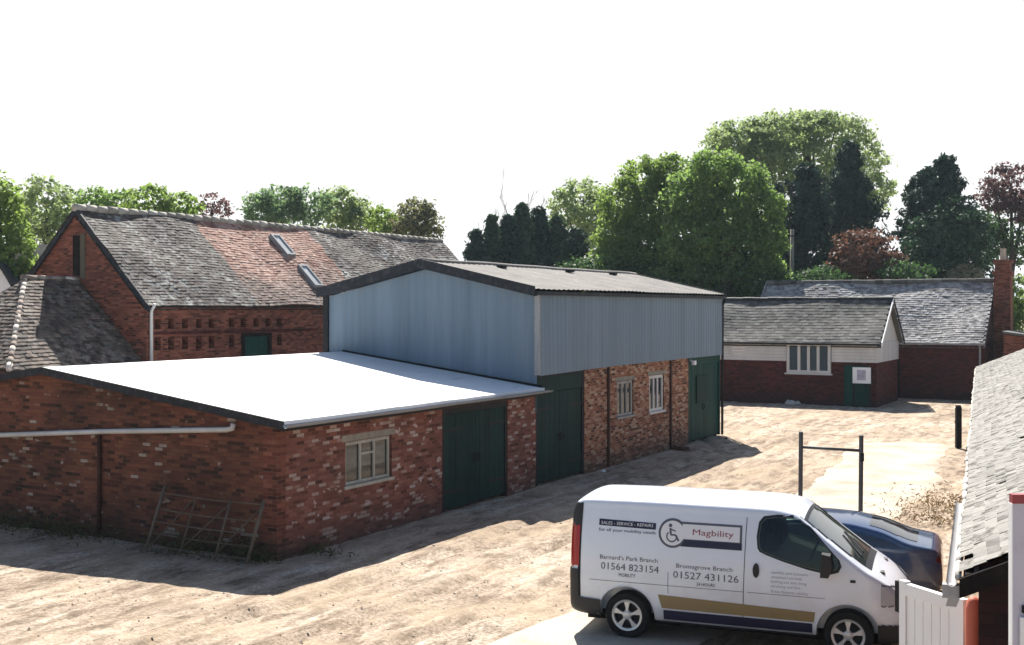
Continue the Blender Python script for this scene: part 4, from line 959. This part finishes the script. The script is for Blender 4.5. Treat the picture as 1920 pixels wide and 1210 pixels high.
    b.text('lettering', NAVY, t, 'for all your mobility needs', -1.98, 1.535, .065, .006, width=.85)
    arc = lambda cx, cz, r, a0, a1, n: [(cx+r*math.cos(q), cz+r*math.sin(q)) for q in np.linspace(a0, a1, n)]
    cx, cz = -.88, 1.57
    b.decal('logo_border', GREYV, t, [arc(cx,cz,.205,0,2*math.pi,40)[:-1]], .006)
    b.decal('logo_border', GREYV, t, [[(-.80,1.735),(.11,1.735),(.11,1.40),(-.80,1.40)]], .0055)
    b.decal('logo_panel', WV, t, [arc(cx,cz,.172,0,2*math.pi,40)[:-1]], .009)
    b.decal('logo_panel', WV, t, [[(-.74,1.705),(.08,1.705),(.08,1.50),(-.74,1.50)]], .008)
    b.decal('logo_bar', NAVY, t, [[(-.70,1.49),(.112,1.49),(.112,1.395),(-.76,1.395)]], .0085)
    b.text('lettering', REDV, t, 'Magbility', -.60, 1.565, .115, .011, width=.58)
    # wheelchair symbol
    ring = arc(cx-.01,cz-.045,.082,math.pi*.75,math.pi*2.05,20); ri = arc(cx-.01,cz-.045,.062,math.pi*.75,math.pi*2.05,20)
    sym = [[ring[i],ring[i+1],ri[i+1],ri[i]] for i in range(19)]+[arc(cx-.035,cz+.105,.026,0,2*math.pi,14)[:-1],
           [(cx-.05,cz+.07),(cx-.02,cz+.07),(cx-.01,cz-.02),(cx-.04,cz-.02)], [(cx-.03,cz-.035),(cx+.05,cz-.035),(cx+.05,cz-.012),(cx-.03,cz-.012)],
           [(cx+.035,cz-.035),(cx+.06,cz-.02),(cx+.105,cz-.10),(cx+.08,cz-.11)], [(cx-.02,cz+.04),(cx+.045,cz+.02),(cx+.045,cz+.038),(cx-.02,cz+.06)]]
    b.decal('wheelchair_symbol', GREYV, t, sym, .0115)
    b.text('lettering', GREYV, t, "Barnard's Park Branch", -1.95, 1.14, .085, .006, width=.86)
    b.text('lettering', GREYV, t, '01564 823154', -1.93, .995, .14, .006, width=.86)
    b.text('lettering', NAVY, t, 'MOBILITY', -1.66, .905, .07, .006, width=.25)
    b.text('lettering', GREYV, t, 'Bromsgrove Branch', -.82, 1.095, .085, .006, width=.80)
    b.text('lettering', GREYV, t, '01527 431126', -.86, .95, .14, .006, width=.93)
    b.text('lettering', NAVY, t, '24 HOURS', -.52, .865, .065, .006, width=.26)
    pale = M('pale grey vinyl', .5, .4).col((.36,.38,.42)).mat
    for i, (s_, w_) in enumerate((('stairlifts and scooters', .5), ('wheelchairs and beds', .42), ('bathing and daily living', .48), ('servicing and hire', .4))):
        b.text('lettering', pale, t, s_, .52, 1.115-.062*i, .055, .006, width=w_)
    b.text('lettering', pale, t, 'free home visits', .52, .855, .06, .006, width=.5)
van()

def car():
    fd = Vector((-.935,.355,0)).normalized(); yaw = math.atan2(fd.y, fd.x)
    tail = Vector((7.2,19.6,0)); c = tail+fd*2.1
    t = empty('blue_car', (c.x, c.y, 0), yaw, 'dark blue hatchback car half hidden behind the white van', 'car')
    zt = interp([-2.1,-2.07,-1.98,-1.85,-1.6,-1.1,-.5,.1,.5,1.15,1.4,1.9,2.1,2.15], [.60,.82,.93,.96,1.01,1.19,1.285,1.30,1.26,.95,.90,.77,.62,.5])
    Wp = interp([-2.1,-2.05,-1.9,-1.5,0,1.4,1.9,2.15], [.62,.74,.81,.85,.865,.85,.76,.5])
    def hw(x, z): return Wp(x)-.26*(max(0,z-.86)/.5)**1.25-.06*max(0,(.5-z)/.3)**2
    b = Shell(np.concatenate([np.linspace(-2.1,-1.9,10), np.arange(-1.86,1.9,.05), np.linspace(1.92,2.15,8)]), zt, hw, lambda x: .24, interp([-2.1,-1.8,1.0,1.6,2.15],[.07,.07,.09,.08,.08]), interp([-2.1,-1,1,2.15],[.03,.05,.05,.04]), 26, 14)
    BL = carpaint('navy car paint', (.008,.038,.115), .2); GL = glass('car glass', (.006,.008,.012), .03, .8, 1.75)
    b.build('body', BL, t, [(-1.25,.31),(1.25,.31)], .37)
    b.pair('side_window', GL, t, lambda x,y,z: -1.45 < x < 1.0 and .90 < z < b.top(x,0)-.15 and abs(y) > .4, .006)
    b.patch('rear_window', GL, t, lambda x,y,z: -1.72 < x < -.95 and abs(y) < .56 and z > b.top(x,0)-.06, .007)
    b.patch('windscreen', GL, t, lambda x,y,z: .5 < x < 1.12 and abs(y) < .6 and z > b.top(x,0)-.06, .007)
    b.pair('rear_light', M('tail lamp', .2, .5).col((.12,.010,.010)).mat, t, lambda x,y,z: x < -2.0 and .68 < z < .80 and abs(y) > .45, .006)
    for wx in (-1.25,1.25):
        for sy in (-1,1): wheel(t, wx, sy*.72, .30, .30, .2, sy)
    mb = MB(); mb.box(-2,2,-.6,.6,.16,.3); mb.build('underbody', P_TAR, t)
    mb = MB()
    for sy in (-1,1): mb.prism([(.78,sy*.86,.92),(.9,sy*.86,.92),(.92,sy*.86,1.02),(.8,sy*.86,1.03)], (0,sy*.17,0))
    mb.build('mirror', BL, t)
car()

# ------------------------------------------------------------------ trees
def leaf_mesh(name, mat, pts, nrm, size, parent, aspect=.6, jitter=.9, seed=0):
    rs = np.random.RandomState(seed); n = len(pts)
    d = nrm+rs.normal(0, jitter, (n,3)); d /= np.linalg.norm(d, axis=1)[:,None]+1e-9
    a = np.cross(d, rs.normal(0,1,(n,3))); a /= np.linalg.norm(a, axis=1)[:,None]+1e-9; b = np.cross(d, a)
    sz = size*rs.uniform(.6,1.4,(n,1))
    q = np.stack([pts+a*sz, pts+b*sz*aspect+d*sz*.15, pts-a*sz, pts-b*sz*aspect+d*sz*.15], 1).reshape(-1,3)
    me = bpy.data.meshes.new(name); me.vertices.add(4*n); me.vertices.foreach_set('co', q.astype(np.float32).ravel())
    me.loops.add(4*n); me.loops.foreach_set('vertex_index', np.arange(4*n, dtype=np.int32))
    me.polygons.add(n); me.polygons.foreach_set('loop_start', np.arange(0,4*n,4, dtype=np.int32))
    me.update(calc_edges=True); me.validate()
    at = me.attributes.new('rnd','FLOAT','POINT'); at.data.foreach_set('value', np.repeat(rs.uniform(0,1,n),4).astype(np.float32))
    me.materials.append(mat); o = bpy.data.objects.new(name, me); COL.objects.link(o)
    if parent: o.parent = parent
    return o
def blob_points(lobes, leaf, dens, seed, clump=.30, clumps=1.0):
    """leaf positions in clumps over the shells of ellipsoid lobes (centre, radii)"""
    leaf *= .62; rs = np.random.RandomState(seed); P = []; N = []
    for c, r in lobes:
        c = np.array(c); r = np.array(r); area = (r[0]*r[2]+r[0]*r[1]+r[1]*r[2])/3
        n = int(dens*3.3*area*3.14/(leaf*leaf*1.2)); nc = max(14, int(clumps*area*3.14/(.55*clump*r.mean())**2/1.6))
        u = rs.normal(0,1,(nc,3)); u /= np.linalg.norm(u,axis=1)[:,None]
        rad = rs.uniform(.45,1.03,(nc,1))**.6
        cc = u*rad; k = rs.randint(0,nc,n); off = rs.normal(0,clump*.5,(n,3)); off[:,2] *= .7
        p = cc[k]+off; P.append(c+p*r); nn = u[k]*.6+off*1.2; nn[:,2] += .45; N.append(nn)
    return np.concatenate(P), np.concatenate(N)
BARK = paint('bark', (.06,.048,.036), .95, .1, .3, 3, (.09,.09,.07), .4)
def trunk(mb, base, top, r, lobes, seed):
    rs = random.Random(seed); b = Vector(base); tp = Vector(top)
    pts = [b.lerp(tp, i/5)+Vector((rs.uniform(-.15,.15), rs.uniform(-.15,.15), 0))*(i/5) for i in range(6)]
    mb.tube(pts, [r*(1-.14*i) for i in range(6)], 8)
    for c, rr in lobes:
        k = rs.uniform(.35,.85); s = b.lerp(tp, k); e = Vector(c); m_ = s.lerp(e,.5)+Vector((0,0,rs.uniform(.1,.5)))
        mb.tube([s, m_, e, e+(e-m_)*.12], [r*.42, r*.28, r*.13, r*.04], 6)
TREES = 0
def tree(name, label, cat, Z, lobes_px, mat, leaf=.24, dens=1.5, group='trees behind the yard', tr=.28, clump=.26, depth=.9, base_px=None, spread=1.0):
    """lobes are (px, py, rx, ry) at distance Z, turned into real ellipsoids there"""
    global TREES; TREES += 1
    cxp = base_px if base_px is not None else sum(l[0] for l in lobes_px)/len(lobes_px)
    root = world(cxp, 0, Z); root.z = 0; k = Z/F; lobes = []; rs = random.Random(TREES*7)
    t = empty(name, root, 0, label, cat, group)
    for (px, py, rx, ry) in lobes_px:
        p = world(px, py, Z); dz = rs.uniform(-.5,.5)*rx*k
        lobes.append(((p.x-root.x, dz, p.z), (rx*k, (rx+ry)/2*k*depth, ry*k)))
    P, N = blob_points(lobes, leaf, dens, TREES, clump)
    keep = P[:,2] > .15; leaf_mesh('crown', mat, P[keep], N[keep], leaf*.62, t, seed=TREES)
    mb = MB(); topl = max(lobes, key=lambda l: l[0][2]); trunk(mb, (0,0,-.1), (topl[0][0]*.7, topl[0][1]*.5, topl[0][2]), tr, lobes, TREES); mb.build('trunk', BARK, t, smooth=True)
    return t
def conifer(name, label, Z, px, top, base, rpx, mat, leaf=.2, dens=1.0, group='dark conifers', shape=.8, skew=0, lumps=0.25):
    global TREES; TREES += 1
    root = world(px, 0, Z); root.z = 0; k = Z/F; zt_ = world(px, top, Z).z; zb = max(.3, world(px, base, Z).z); H = zt_-zb; r = rpx*k
    t = empty(name, root, 0, label, 'conifer', group); rs = np.random.RandomState(TREES)
    nb = int(max(60, H*26)); per = int(max(14, dens*H*r*26/(leaf*leaf)/nb))
    PP = []; NN = []; bm_ = MB()
    for b_ in range(nb):
        h = rs.uniform(0,1)**.9; a = rs.uniform(0, 2*math.pi)
        ln = r*((1-h)**shape*min(1, .6+3*h)+.05)*(1+lumps*1.6*noise.noise((math.cos(a)*1.3, math.sin(a)*1.3, h*H*.4+TREES)))*rs.uniform(.62,1.16)
        up = rs.uniform(-.05,.5)+.5*h; q = rs.uniform(.15,1,per)**.6
        c = np.array([math.cos(a), math.sin(a), 0]); w_ = .10+.16*ln*(1.1-q)
        p = np.outer(q*ln, c)+np.stack([np.zeros(per), np.zeros(per), up*ln*q*q-.1*ln*q], 1)+rs.normal(0,1,(per,3))*w_[:,None]*[1,1,.8]
        p[:,0] += skew*h; p[:,2] += zb+H*h*.97; PP.append(p); NN.append(np.tile(c*.8+[0,0,.35], (per,1)))
    P = np.concatenate(PP); N = np.concatenate(NN); P[:,2] = np.minimum(P[:,2], zt_+.2)
    leaf_mesh('crown', mat, P, N, leaf, t, aspect=.4, jitter=.6, seed=TREES)
    mb = MB(); mb.tube([(0,0,-.1),(skew*.5,0,zb+H*.5),(skew,0,zt_-.3)], [.28,.16,.03], 8); mb.build('trunk', BARK, t, smooth=True)
L_BRIGHT = leafmat('bright leaves', (.085,.165,.045), (.25,.36,.11), .6)
L_MID = leafmat('mid leaves', (.07,.15,.05), (.23,.35,.12), .62)
L_PALE = leafmat('pale leaves', (.13,.21,.11), (.30,.39,.20), .58)
L_BLUE = leafmat('bluish leaves', (.07,.15,.09), (.19,.29,.16), .54)
L_BROWN = leafmat('brownish leaves', (.09,.10,.06), (.20,.21,.11), .45)
L_COPPER = leafmat('copper leaves', (.06,.035,.045), (.16,.085,.10), .4)
L_RED = leafmat('red bush leaves', (.075,.035,.03), (.19,.095,.075), .35)
L_DARK = leafmat('dark needles', (.010,.030,.026), (.034,.075,.055), .2)
L_DARKG = leafmat('dark green needles', (.016,.046,.032), (.052,.11,.06), .25)
L_HEDGE = leafmat('hedge leaves', (.022,.06,.03), (.075,.15,.055), .4)

tree('broadleaf_tree', 'bright green tree at far left edge, nearest to the yard', 'tree', 58, [(5,420,50,70),(35,470,38,45),(-10,370,45,45),(10,500,60,40)], L_BRIGHT, .22)
tree('broadleaf_tree', 'pale rounded tree left of the barn gable peak', 'tree', 80, [(95,385,50,55),(60,420,40,40),(120,430,40,50)], L_PALE, .26, dens=1.4)
tree('broadleaf_tree', 'low green tree right behind the barn gable peak', 'tree', 84, [(180,395,50,42),(220,390,40,36),(160,430,50,40)], L_MID, .26)
tree('broadleaf_tree', 'bright green tree over the left part of barn ridge', 'tree', 78, [(285,385,48,38),(340,395,42,34),(310,420,60,35)], L_BRIGHT, .25)
tree('broadleaf_tree', 'sparse purple leaved tree between two green ones above barn', 'tree', 90, [(395,380,26,20),(415,395,22,22),(380,400,20,20)], L_COPPER, .22, dens=.55, tr=.14)
tree('broadleaf_tree', 'bluish green spreading tree above the red tile patch', 'tree', 88, [(490,390,40,36),(530,380,45,32),(585,385,46,34),(540,420,70,32)], L_BLUE, .26)
tree('broadleaf_tree', 'green tree right of the skylights above the barn ridge', 'tree', 92, [(640,385,40,34),(680,405,42,32),(650,420,50,30)], L_PALE, .26)
tree('broadleaf_tree', 'yellow green small tree beside the brownish round one', 'tree', 86, [(715,415,30,30),(740,425,25,25)], L_BRIGHT, .22, tr=.16)
tree('broadleaf_tree', 'brownish round topped tree near the right end of barn', 'tree', 84, [(778,412,40,42),(800,430,36,36),(760,435,30,30)], L_BROWN, .22)
def bare(px, top, Z, label, seed):
    p = world(px, 0, Z); zt_ = world(px, top, Z).z; rs = random.Random(seed); mb = MB()
    def br(s, d, l, r, k):
        e = s+d*l; mb.tube([s, s.lerp(e,.5)+Vector((rs.uniform(-.05,.05)*l,0,0)), e], [r, r*.75, r*.5], 5)
        if k:
            for _ in range(3): br(s.lerp(e, rs.uniform(.55,1)), (d+Vector((rs.uniform(-.6,.6), rs.uniform(-.6,.6), rs.uniform(-.1,.3)))).normalized(), l*rs.uniform(.35,.55), r*.5, k-1)
    br(Vector((0,0,0)), Vector((0,0,1)), zt_*.62, .075, 3)
    tag(mb.build('bare_tree', paint('pale bark', (.22,.19,.17), .9, .1), None, loc=(p.x, Z, 0)), label, 'tree', 'bare saplings')
bare(918, 365, 96, 'thin bare leafless tree, leftmost above the dark conifer row', 1)
bare(978, 325, 98, 'bare leafless tree rising above middle of dark conifer row', 2)
bare(1030, 315, 99, 'bare leafless tree beside the pale arching tree', 3)
lab = ['lowest dark conifer at left end of the conifer row', 'narrow dark conifer second in the low row', 'slim dark conifer third in low row', 'pointed dark conifer in the middle of low row', 'tall dark conifer of the row under the bare trees', 'dark conifer at right end of row beside arching tree', 'dark wide conifer behind metal shed roof ridge']
for i, (px, top, r) in enumerate([(893,432,40),(922,402,32),(953,400,34),(980,380,38),(1010,384,38),(1042,402,44),(1078,430,56)]):
    conifer('dark_conifer', lab[i], 80+i, px, top, 600, r, L_DARKG if i % 2 else L_DARK, .17, 1.1, shape=.62)
tree('broadleaf_tree', 'pale arching tree behind the conifer row', 'tree', 95, [(1090,370,50,38),(1120,400,55,55),(1060,390,36,36),(1130,450,60,60)], L_PALE, .26, dens=1.1)
tree('broadleaf_tree', 'big bright green tree left of the largest one', 'tree', 80, [(1205,335,48,44),(1260,330,46,42),(1175,385,50,50),(1160,440,48,52),(1235,400,62,60),(1190,470,66,56),(1225,500,70,50),(1280,370,44,50),(1200,520,70,44),(1150,500,50,50)], L_BRIGHT, .22, dens=2.0, tr=.4)
tree('broadleaf_tree', 'largest dense green tree in front of the dark columns', 'tree', 76, [(1340,325,56,46),(1390,350,50,52),(1300,375,60,56),(1360,400,66,60),(1425,400,44,56),(1310,450,70,60),(1390,470,70,62),(1440,460,36,56),(1340,510,90,50),(1290,500,60,50),(1420,510,60,50)], L_MID, .21, dens=2.0, tr=.45)
tree('broadleaf_tree', 'tallest airy tree with sky showing through at the back', 'tree', 105, [(1400,262,70,46),(1480,250,75,40),(1560,252,70,40),(1610,310,52,60),(1360,290,50,45),(1640,360,40,45),(1500,310,60,50),(1440,320,60,60),(1590,380,60,50),(1450,236,60,24),(1530,234,60,24),(1420,300,50,40),(1560,330,60,50),(1380,270,44,30)], L_PALE, .26, dens=1.35, tr=.5, clump=.24)
conifer('dark_conifer', 'thin black green conifer left of the two tall columns', 84, 1456, 345, 560, 30, L_DARK, .18, 1.3, shape=.5)
conifer('dark_conifer', 'blunt topped dark column behind the telegraph pole', 85, 1512, 308, 570, 58, L_DARK, .2, 1.3, shape=.45)
conifer('dark_conifer', 'tallest tapering dark conifer behind the copper bush', 88, 1592, 262, 570, 74, L_DARK, .2, 1.3, shape=.7)
tree('copper_bush', 'reddish brown leaved bush in front of tallest dark conifer', 'bush', 78, [(1625,470,58,42),(1600,495,45,35),(1655,500,40,35)], L_RED, .2, group='bushes behind the cottages', tr=.15)
conifer('dark_conifer', 'irregular dark conifer with forked top right of gap', 84, 1735, 315, 570, 62, L_DARK, .2, 1.2, shape=.5, lumps=.45)
conifer('dark_conifer', 'second fork of the dark conifer beside broad one', 85, 1772, 292, 570, 60, L_DARK, .2, 1.2, shape=.48, lumps=.45)
tree('broadleaf_tree', 'broad dark evergreen beside the chimney', 'tree', 82, [(1785,425,60,58),(1800,490,70,60),(1745,460,50,60),(1815,440,40,50),(1770,510,80,50)], L_DARKG, .22, dens=1.4)
tree('broadleaf_tree', 'purple leaved tree at the far right behind chimney', 'tree', 90, [(1900,345,52,42),(1870,370,36,28),(1925,385,50,36)], L_COPPER, .24, dens=1.1)
tree('broadleaf_tree', 'dark tree below the purple leaved crown', 'tree', 92, [(1905,440,55,55),(1850,450,35,50)], L_HEDGE, .24)
tree('green_bush', 'bright green bush at right edge below the chimney', 'bush', 79, [(1905,560,34,48),(1925,600,40,40)], L_BRIGHT, .22, group='bushes behind the cottages', tr=.1)
tree('flowering_bush', 'pale flowering bush left of the chimney above tiled ridge', 'bush', 79, [(1815,515,32,20),(1790,530,28,16)], leafmat('pale blossom', (.10,.12,.07), (.3,.29,.22), .3), .16, group='bushes behind the cottages', tr=.08)
hl = ['dark green hedge tree beneath the big green ones', 'dark green shrub mass behind cottage roof end', 'dark shrub below the bright green big tree', 'dark shrub mass behind tiled ridge', 'dark bush behind the conifer row and shed ridge', 'dark bush beside copper bush behind tiled ridge']
for i, (px, py, rx, ry) in enumerate([(1390,540,70,50),(1330,520,70,50),(1230,530,80,40),(1530,540,70,40),(1100,520,70,40),(1690,530,60,40)]):
    tree('evergreen_shrub', hl[i], 'shrub', 77, [(px,py,rx,ry),(px+25,py+40,rx,ry+10)], L_HEDGE, .22, dens=1.3, group='shrubs under the tall trees', tr=.12)
# telegraph pole with wires
def pole():
    Z = 78; p = world(1485, 0, Z); zt_ = world(1485, 430, Z).z
    t = empty('telegraph_pole', (p.x, Z, 0), 0, 'grey wooden telegraph pole behind the long cottage roof', 'pole')
    mb = MB(); mb.tube([(0,0,0),(0,0,zt_)], [.17,.12], 10); mb.build('pole', paint('weathered pole', (.22,.21,.19), .9, .1), t, smooth=True)
    mb = MB()
    for q in (.25,.32): mb.tube([(0,-.1,zt_-q*1.3)]+[(4.6*s, -2.0*s, zt_-q*1.3-.4*s+1.3*s*s) for s in (.2,.4,.6,.8,.98)], .012, 5)
    mb.build('wire', P_BLACK, t)
    mb = MB(); mb.box(-.3,.3,-.14,-.1,zt_-.5,zt_-.42); mb.build('cross_arm', P_TAR, t)
pole()

# ------------------------------------------------------------------ small yard things
L_WEED = leafmat('weeds', (.04,.045,.02), (.12,.12,.055), .25); L_DRY = leafmat('dry stalks', (.12,.085,.05), (.3,.22,.14), .2)
def weed(loc, r, h, n, mat, label, seed, name='weed_clump', cat='weeds', group='weeds along the walls'):
    rs = np.random.RandomState(seed); P = np.stack([rs.normal(0,r,n), rs.normal(0,r*.5,n), np.abs(rs.normal(0,h*.45,n))+.02], 1); N = rs.normal(0,1,(n,3)); N[:,2] *= .3
    o = leaf_mesh(name, mat, P, N, .05, None, aspect=.25, seed=seed); o.location = loc; o.rotation_euler = (0,0,YAW+R(90)); tag(o, kind='stuff')
wl = ['weeds at the foot of the gable wall near its sunny corner', 'weeds behind the leaning metal gate', 'weeds at the gable wall left of rusty downpipe', 'weeds on the gable wall base at left picture edge']
for i, (a, r) in enumerate([(.5,.35),(2.1,.6),(5.4,.7),(7.6,.7)]):
    q = C0+V*a-U*.22; weed((q.x,q.y,-.02), r, .35, 700, L_WEED, wl[i], 30+i)
q = C0+U*.9-V*.18; weed((q.x,q.y,-.02), .3, .2, 260, L_WEED, 'low weeds along the front wall below the workshop window', 40)
for i, (px, py, lb) in enumerate([(1772,930,'dry brown brush heap beside the pale tile roof'),(1750,955,'dry brown brush nearest to the blue car boot')]):
    Y = 2200*4.8/(py-HZ+25); q = world(px, py, Y); weed((q.x,Y,0), .55, .5, 500, L_DRY, lb, 50+i, 'dry_brush', 'brush', 'dry brush by the outhouse')
def lump(name, loc, r, mat, label, cat, seed, n=5, brickish=False, group=None):
    rs = random.Random(seed); mb = MB()
    for _ in range(n):
        c = Vector((rs.uniform(-r,r), rs.uniform(-r,r)*.6, 0)); s = r*rs.uniform(.25,.5)
        if brickish:
            a = rs.uniform(0,3); e1 = Vector((math.cos(a), math.sin(a), rs.uniform(-.3,.3)))*.11; e2 = Vector((-math.sin(a), math.cos(a), 0))*.055; e3 = Vector((0,0,.07)); c.z = rs.uniform(0,r*.4)
            mb.add([c+x*e1+y*e2+z*e3 for z in (0,1) for y in (-1,1) for x in (-1,1)], [(0,2,3,1),(4,5,7,6),(0,1,5,4),(1,3,7,5),(3,2,6,7),(2,0,4,6)])
        else:
            pts = [c+Vector((math.cos(a)*math.cos(b)*s, math.sin(a)*math.cos(b)*s, abs(math.sin(b))*s*.8))*rs.uniform(.8,1.15) for b in (0,.5,1.0) for a in np.linspace(0,5.5,7)]+[c+Vector((0,0,s*.8))]
            mb.add(pts, [(k*7+i, k*7+(i+1)%7, (k+1)*7+(i+1)%7, (k+1)*7+i) for k in range(2) for i in range(7)]+[(14+i,14+(i+1)%7,21) for i in range(7)])
    return tag(mb.build(name, mat, None, loc=loc), label, cat, group)
def on(px, py): Y = 2200*4.8/(py-HZ); return ((px-960)/F*Y, Y, -.01)
for k in range(9):
    x, y, _ = on(1276,843); rs_ = random.Random(60+k); mb = MB(); mb.box(-.11,.11,-.052,.052,0,.068, rnd=rs_.random())
    o = mb.build('loose_brick', B_ORANGE, None, loc=(x+rs_.uniform(-.3,.3), y+rs_.uniform(-.2,.2), -.02+.07*(k % 3 == 0)))
    o.rotation_euler = (rs_.uniform(-.3,.3), rs_.uniform(-.3,.3), rs_.uniform(0,3)); tag(o, 'loose red brick in the small heap by the tall shed wall', 'brick', 'loose bricks by the shed wall')
lump('pale_bag', on(1112,886), .34, P_WHITE, 'crumpled white bag on ground beside tall green doors', 'bag', 2, 1)
tag(lump('rubble_heap', on(1490,757), .55, P_MORTAR, None, None, 3, 7), kind='stuff')
lump('dark_stone', on(1366,822), .2, P_TAR, 'dark stone at the far corner of metal shed', 'stone', 4, 1)
def stones():
    rs = random.Random(5); mb = MB()
    for _ in range(2600):
        y = 12+rs.random()**1.4*34; x = rs.uniform(-.45,.42)*y*1.05
        if (Vector((x,y,0))-C0).dot(V) > -.3 and (Vector((x,y,0))-C0).dot(U) > -.4: continue
        r_ = rs.uniform(.010,.028)*(1.6 if rs.random() < .06 else 1); z = gheight(x, y) if 11 < y < 64 and -20 < x < 18 else -.03
        c = Vector((x, y, z+r_*.2)); a0 = rs.uniform(0,6)
        ring = [c+Vector((math.cos(a0+k*1.257)*r_*rs.uniform(.7,1.25), math.sin(a0+k*1.257)*r_*rs.uniform(.6,1.1), rs.uniform(-.2,.3)*r_)) for k in range(5)]
        mb.add(ring+[c+Vector((0,0,r_*rs.uniform(.5,.9)))], [(k,(k+1)%5,5) for k in range(5)], rnd=rs.random())
    m = M('loose stone', .9, .2); m.col(m.ramp(m.attr(), [(0,(.22,.18,.14)),(.6,(.42,.35,.28)),(1,(.62,.56,.48))]))
    tag(mb.build('loose_stones', m.mat), kind='stuff')
stones()
mb = MB(); mb.box(-1600,1600,-400,2100,-1.2,30)
hm = bpy.data.materials.new('haze'); hm.use_nodes = True; ht = hm.node_tree; ht.nodes.remove(ht.nodes['Principled BSDF'])
pv = ht.nodes.new('ShaderNodeVolumePrincipled'); pv.inputs['Color'].default_value = (.72,.88,.98,1); pv.inputs['Density'].default_value = .00022; pv.inputs['Anisotropy'].default_value = .2
ht.links.new(pv.outputs[0], ht.nodes['Material Output'].inputs['Volume'])
tag(mb.build('haze', hm), kind='stuff')
print('objects', len(bpy.data.objects), 'trees', TREES)
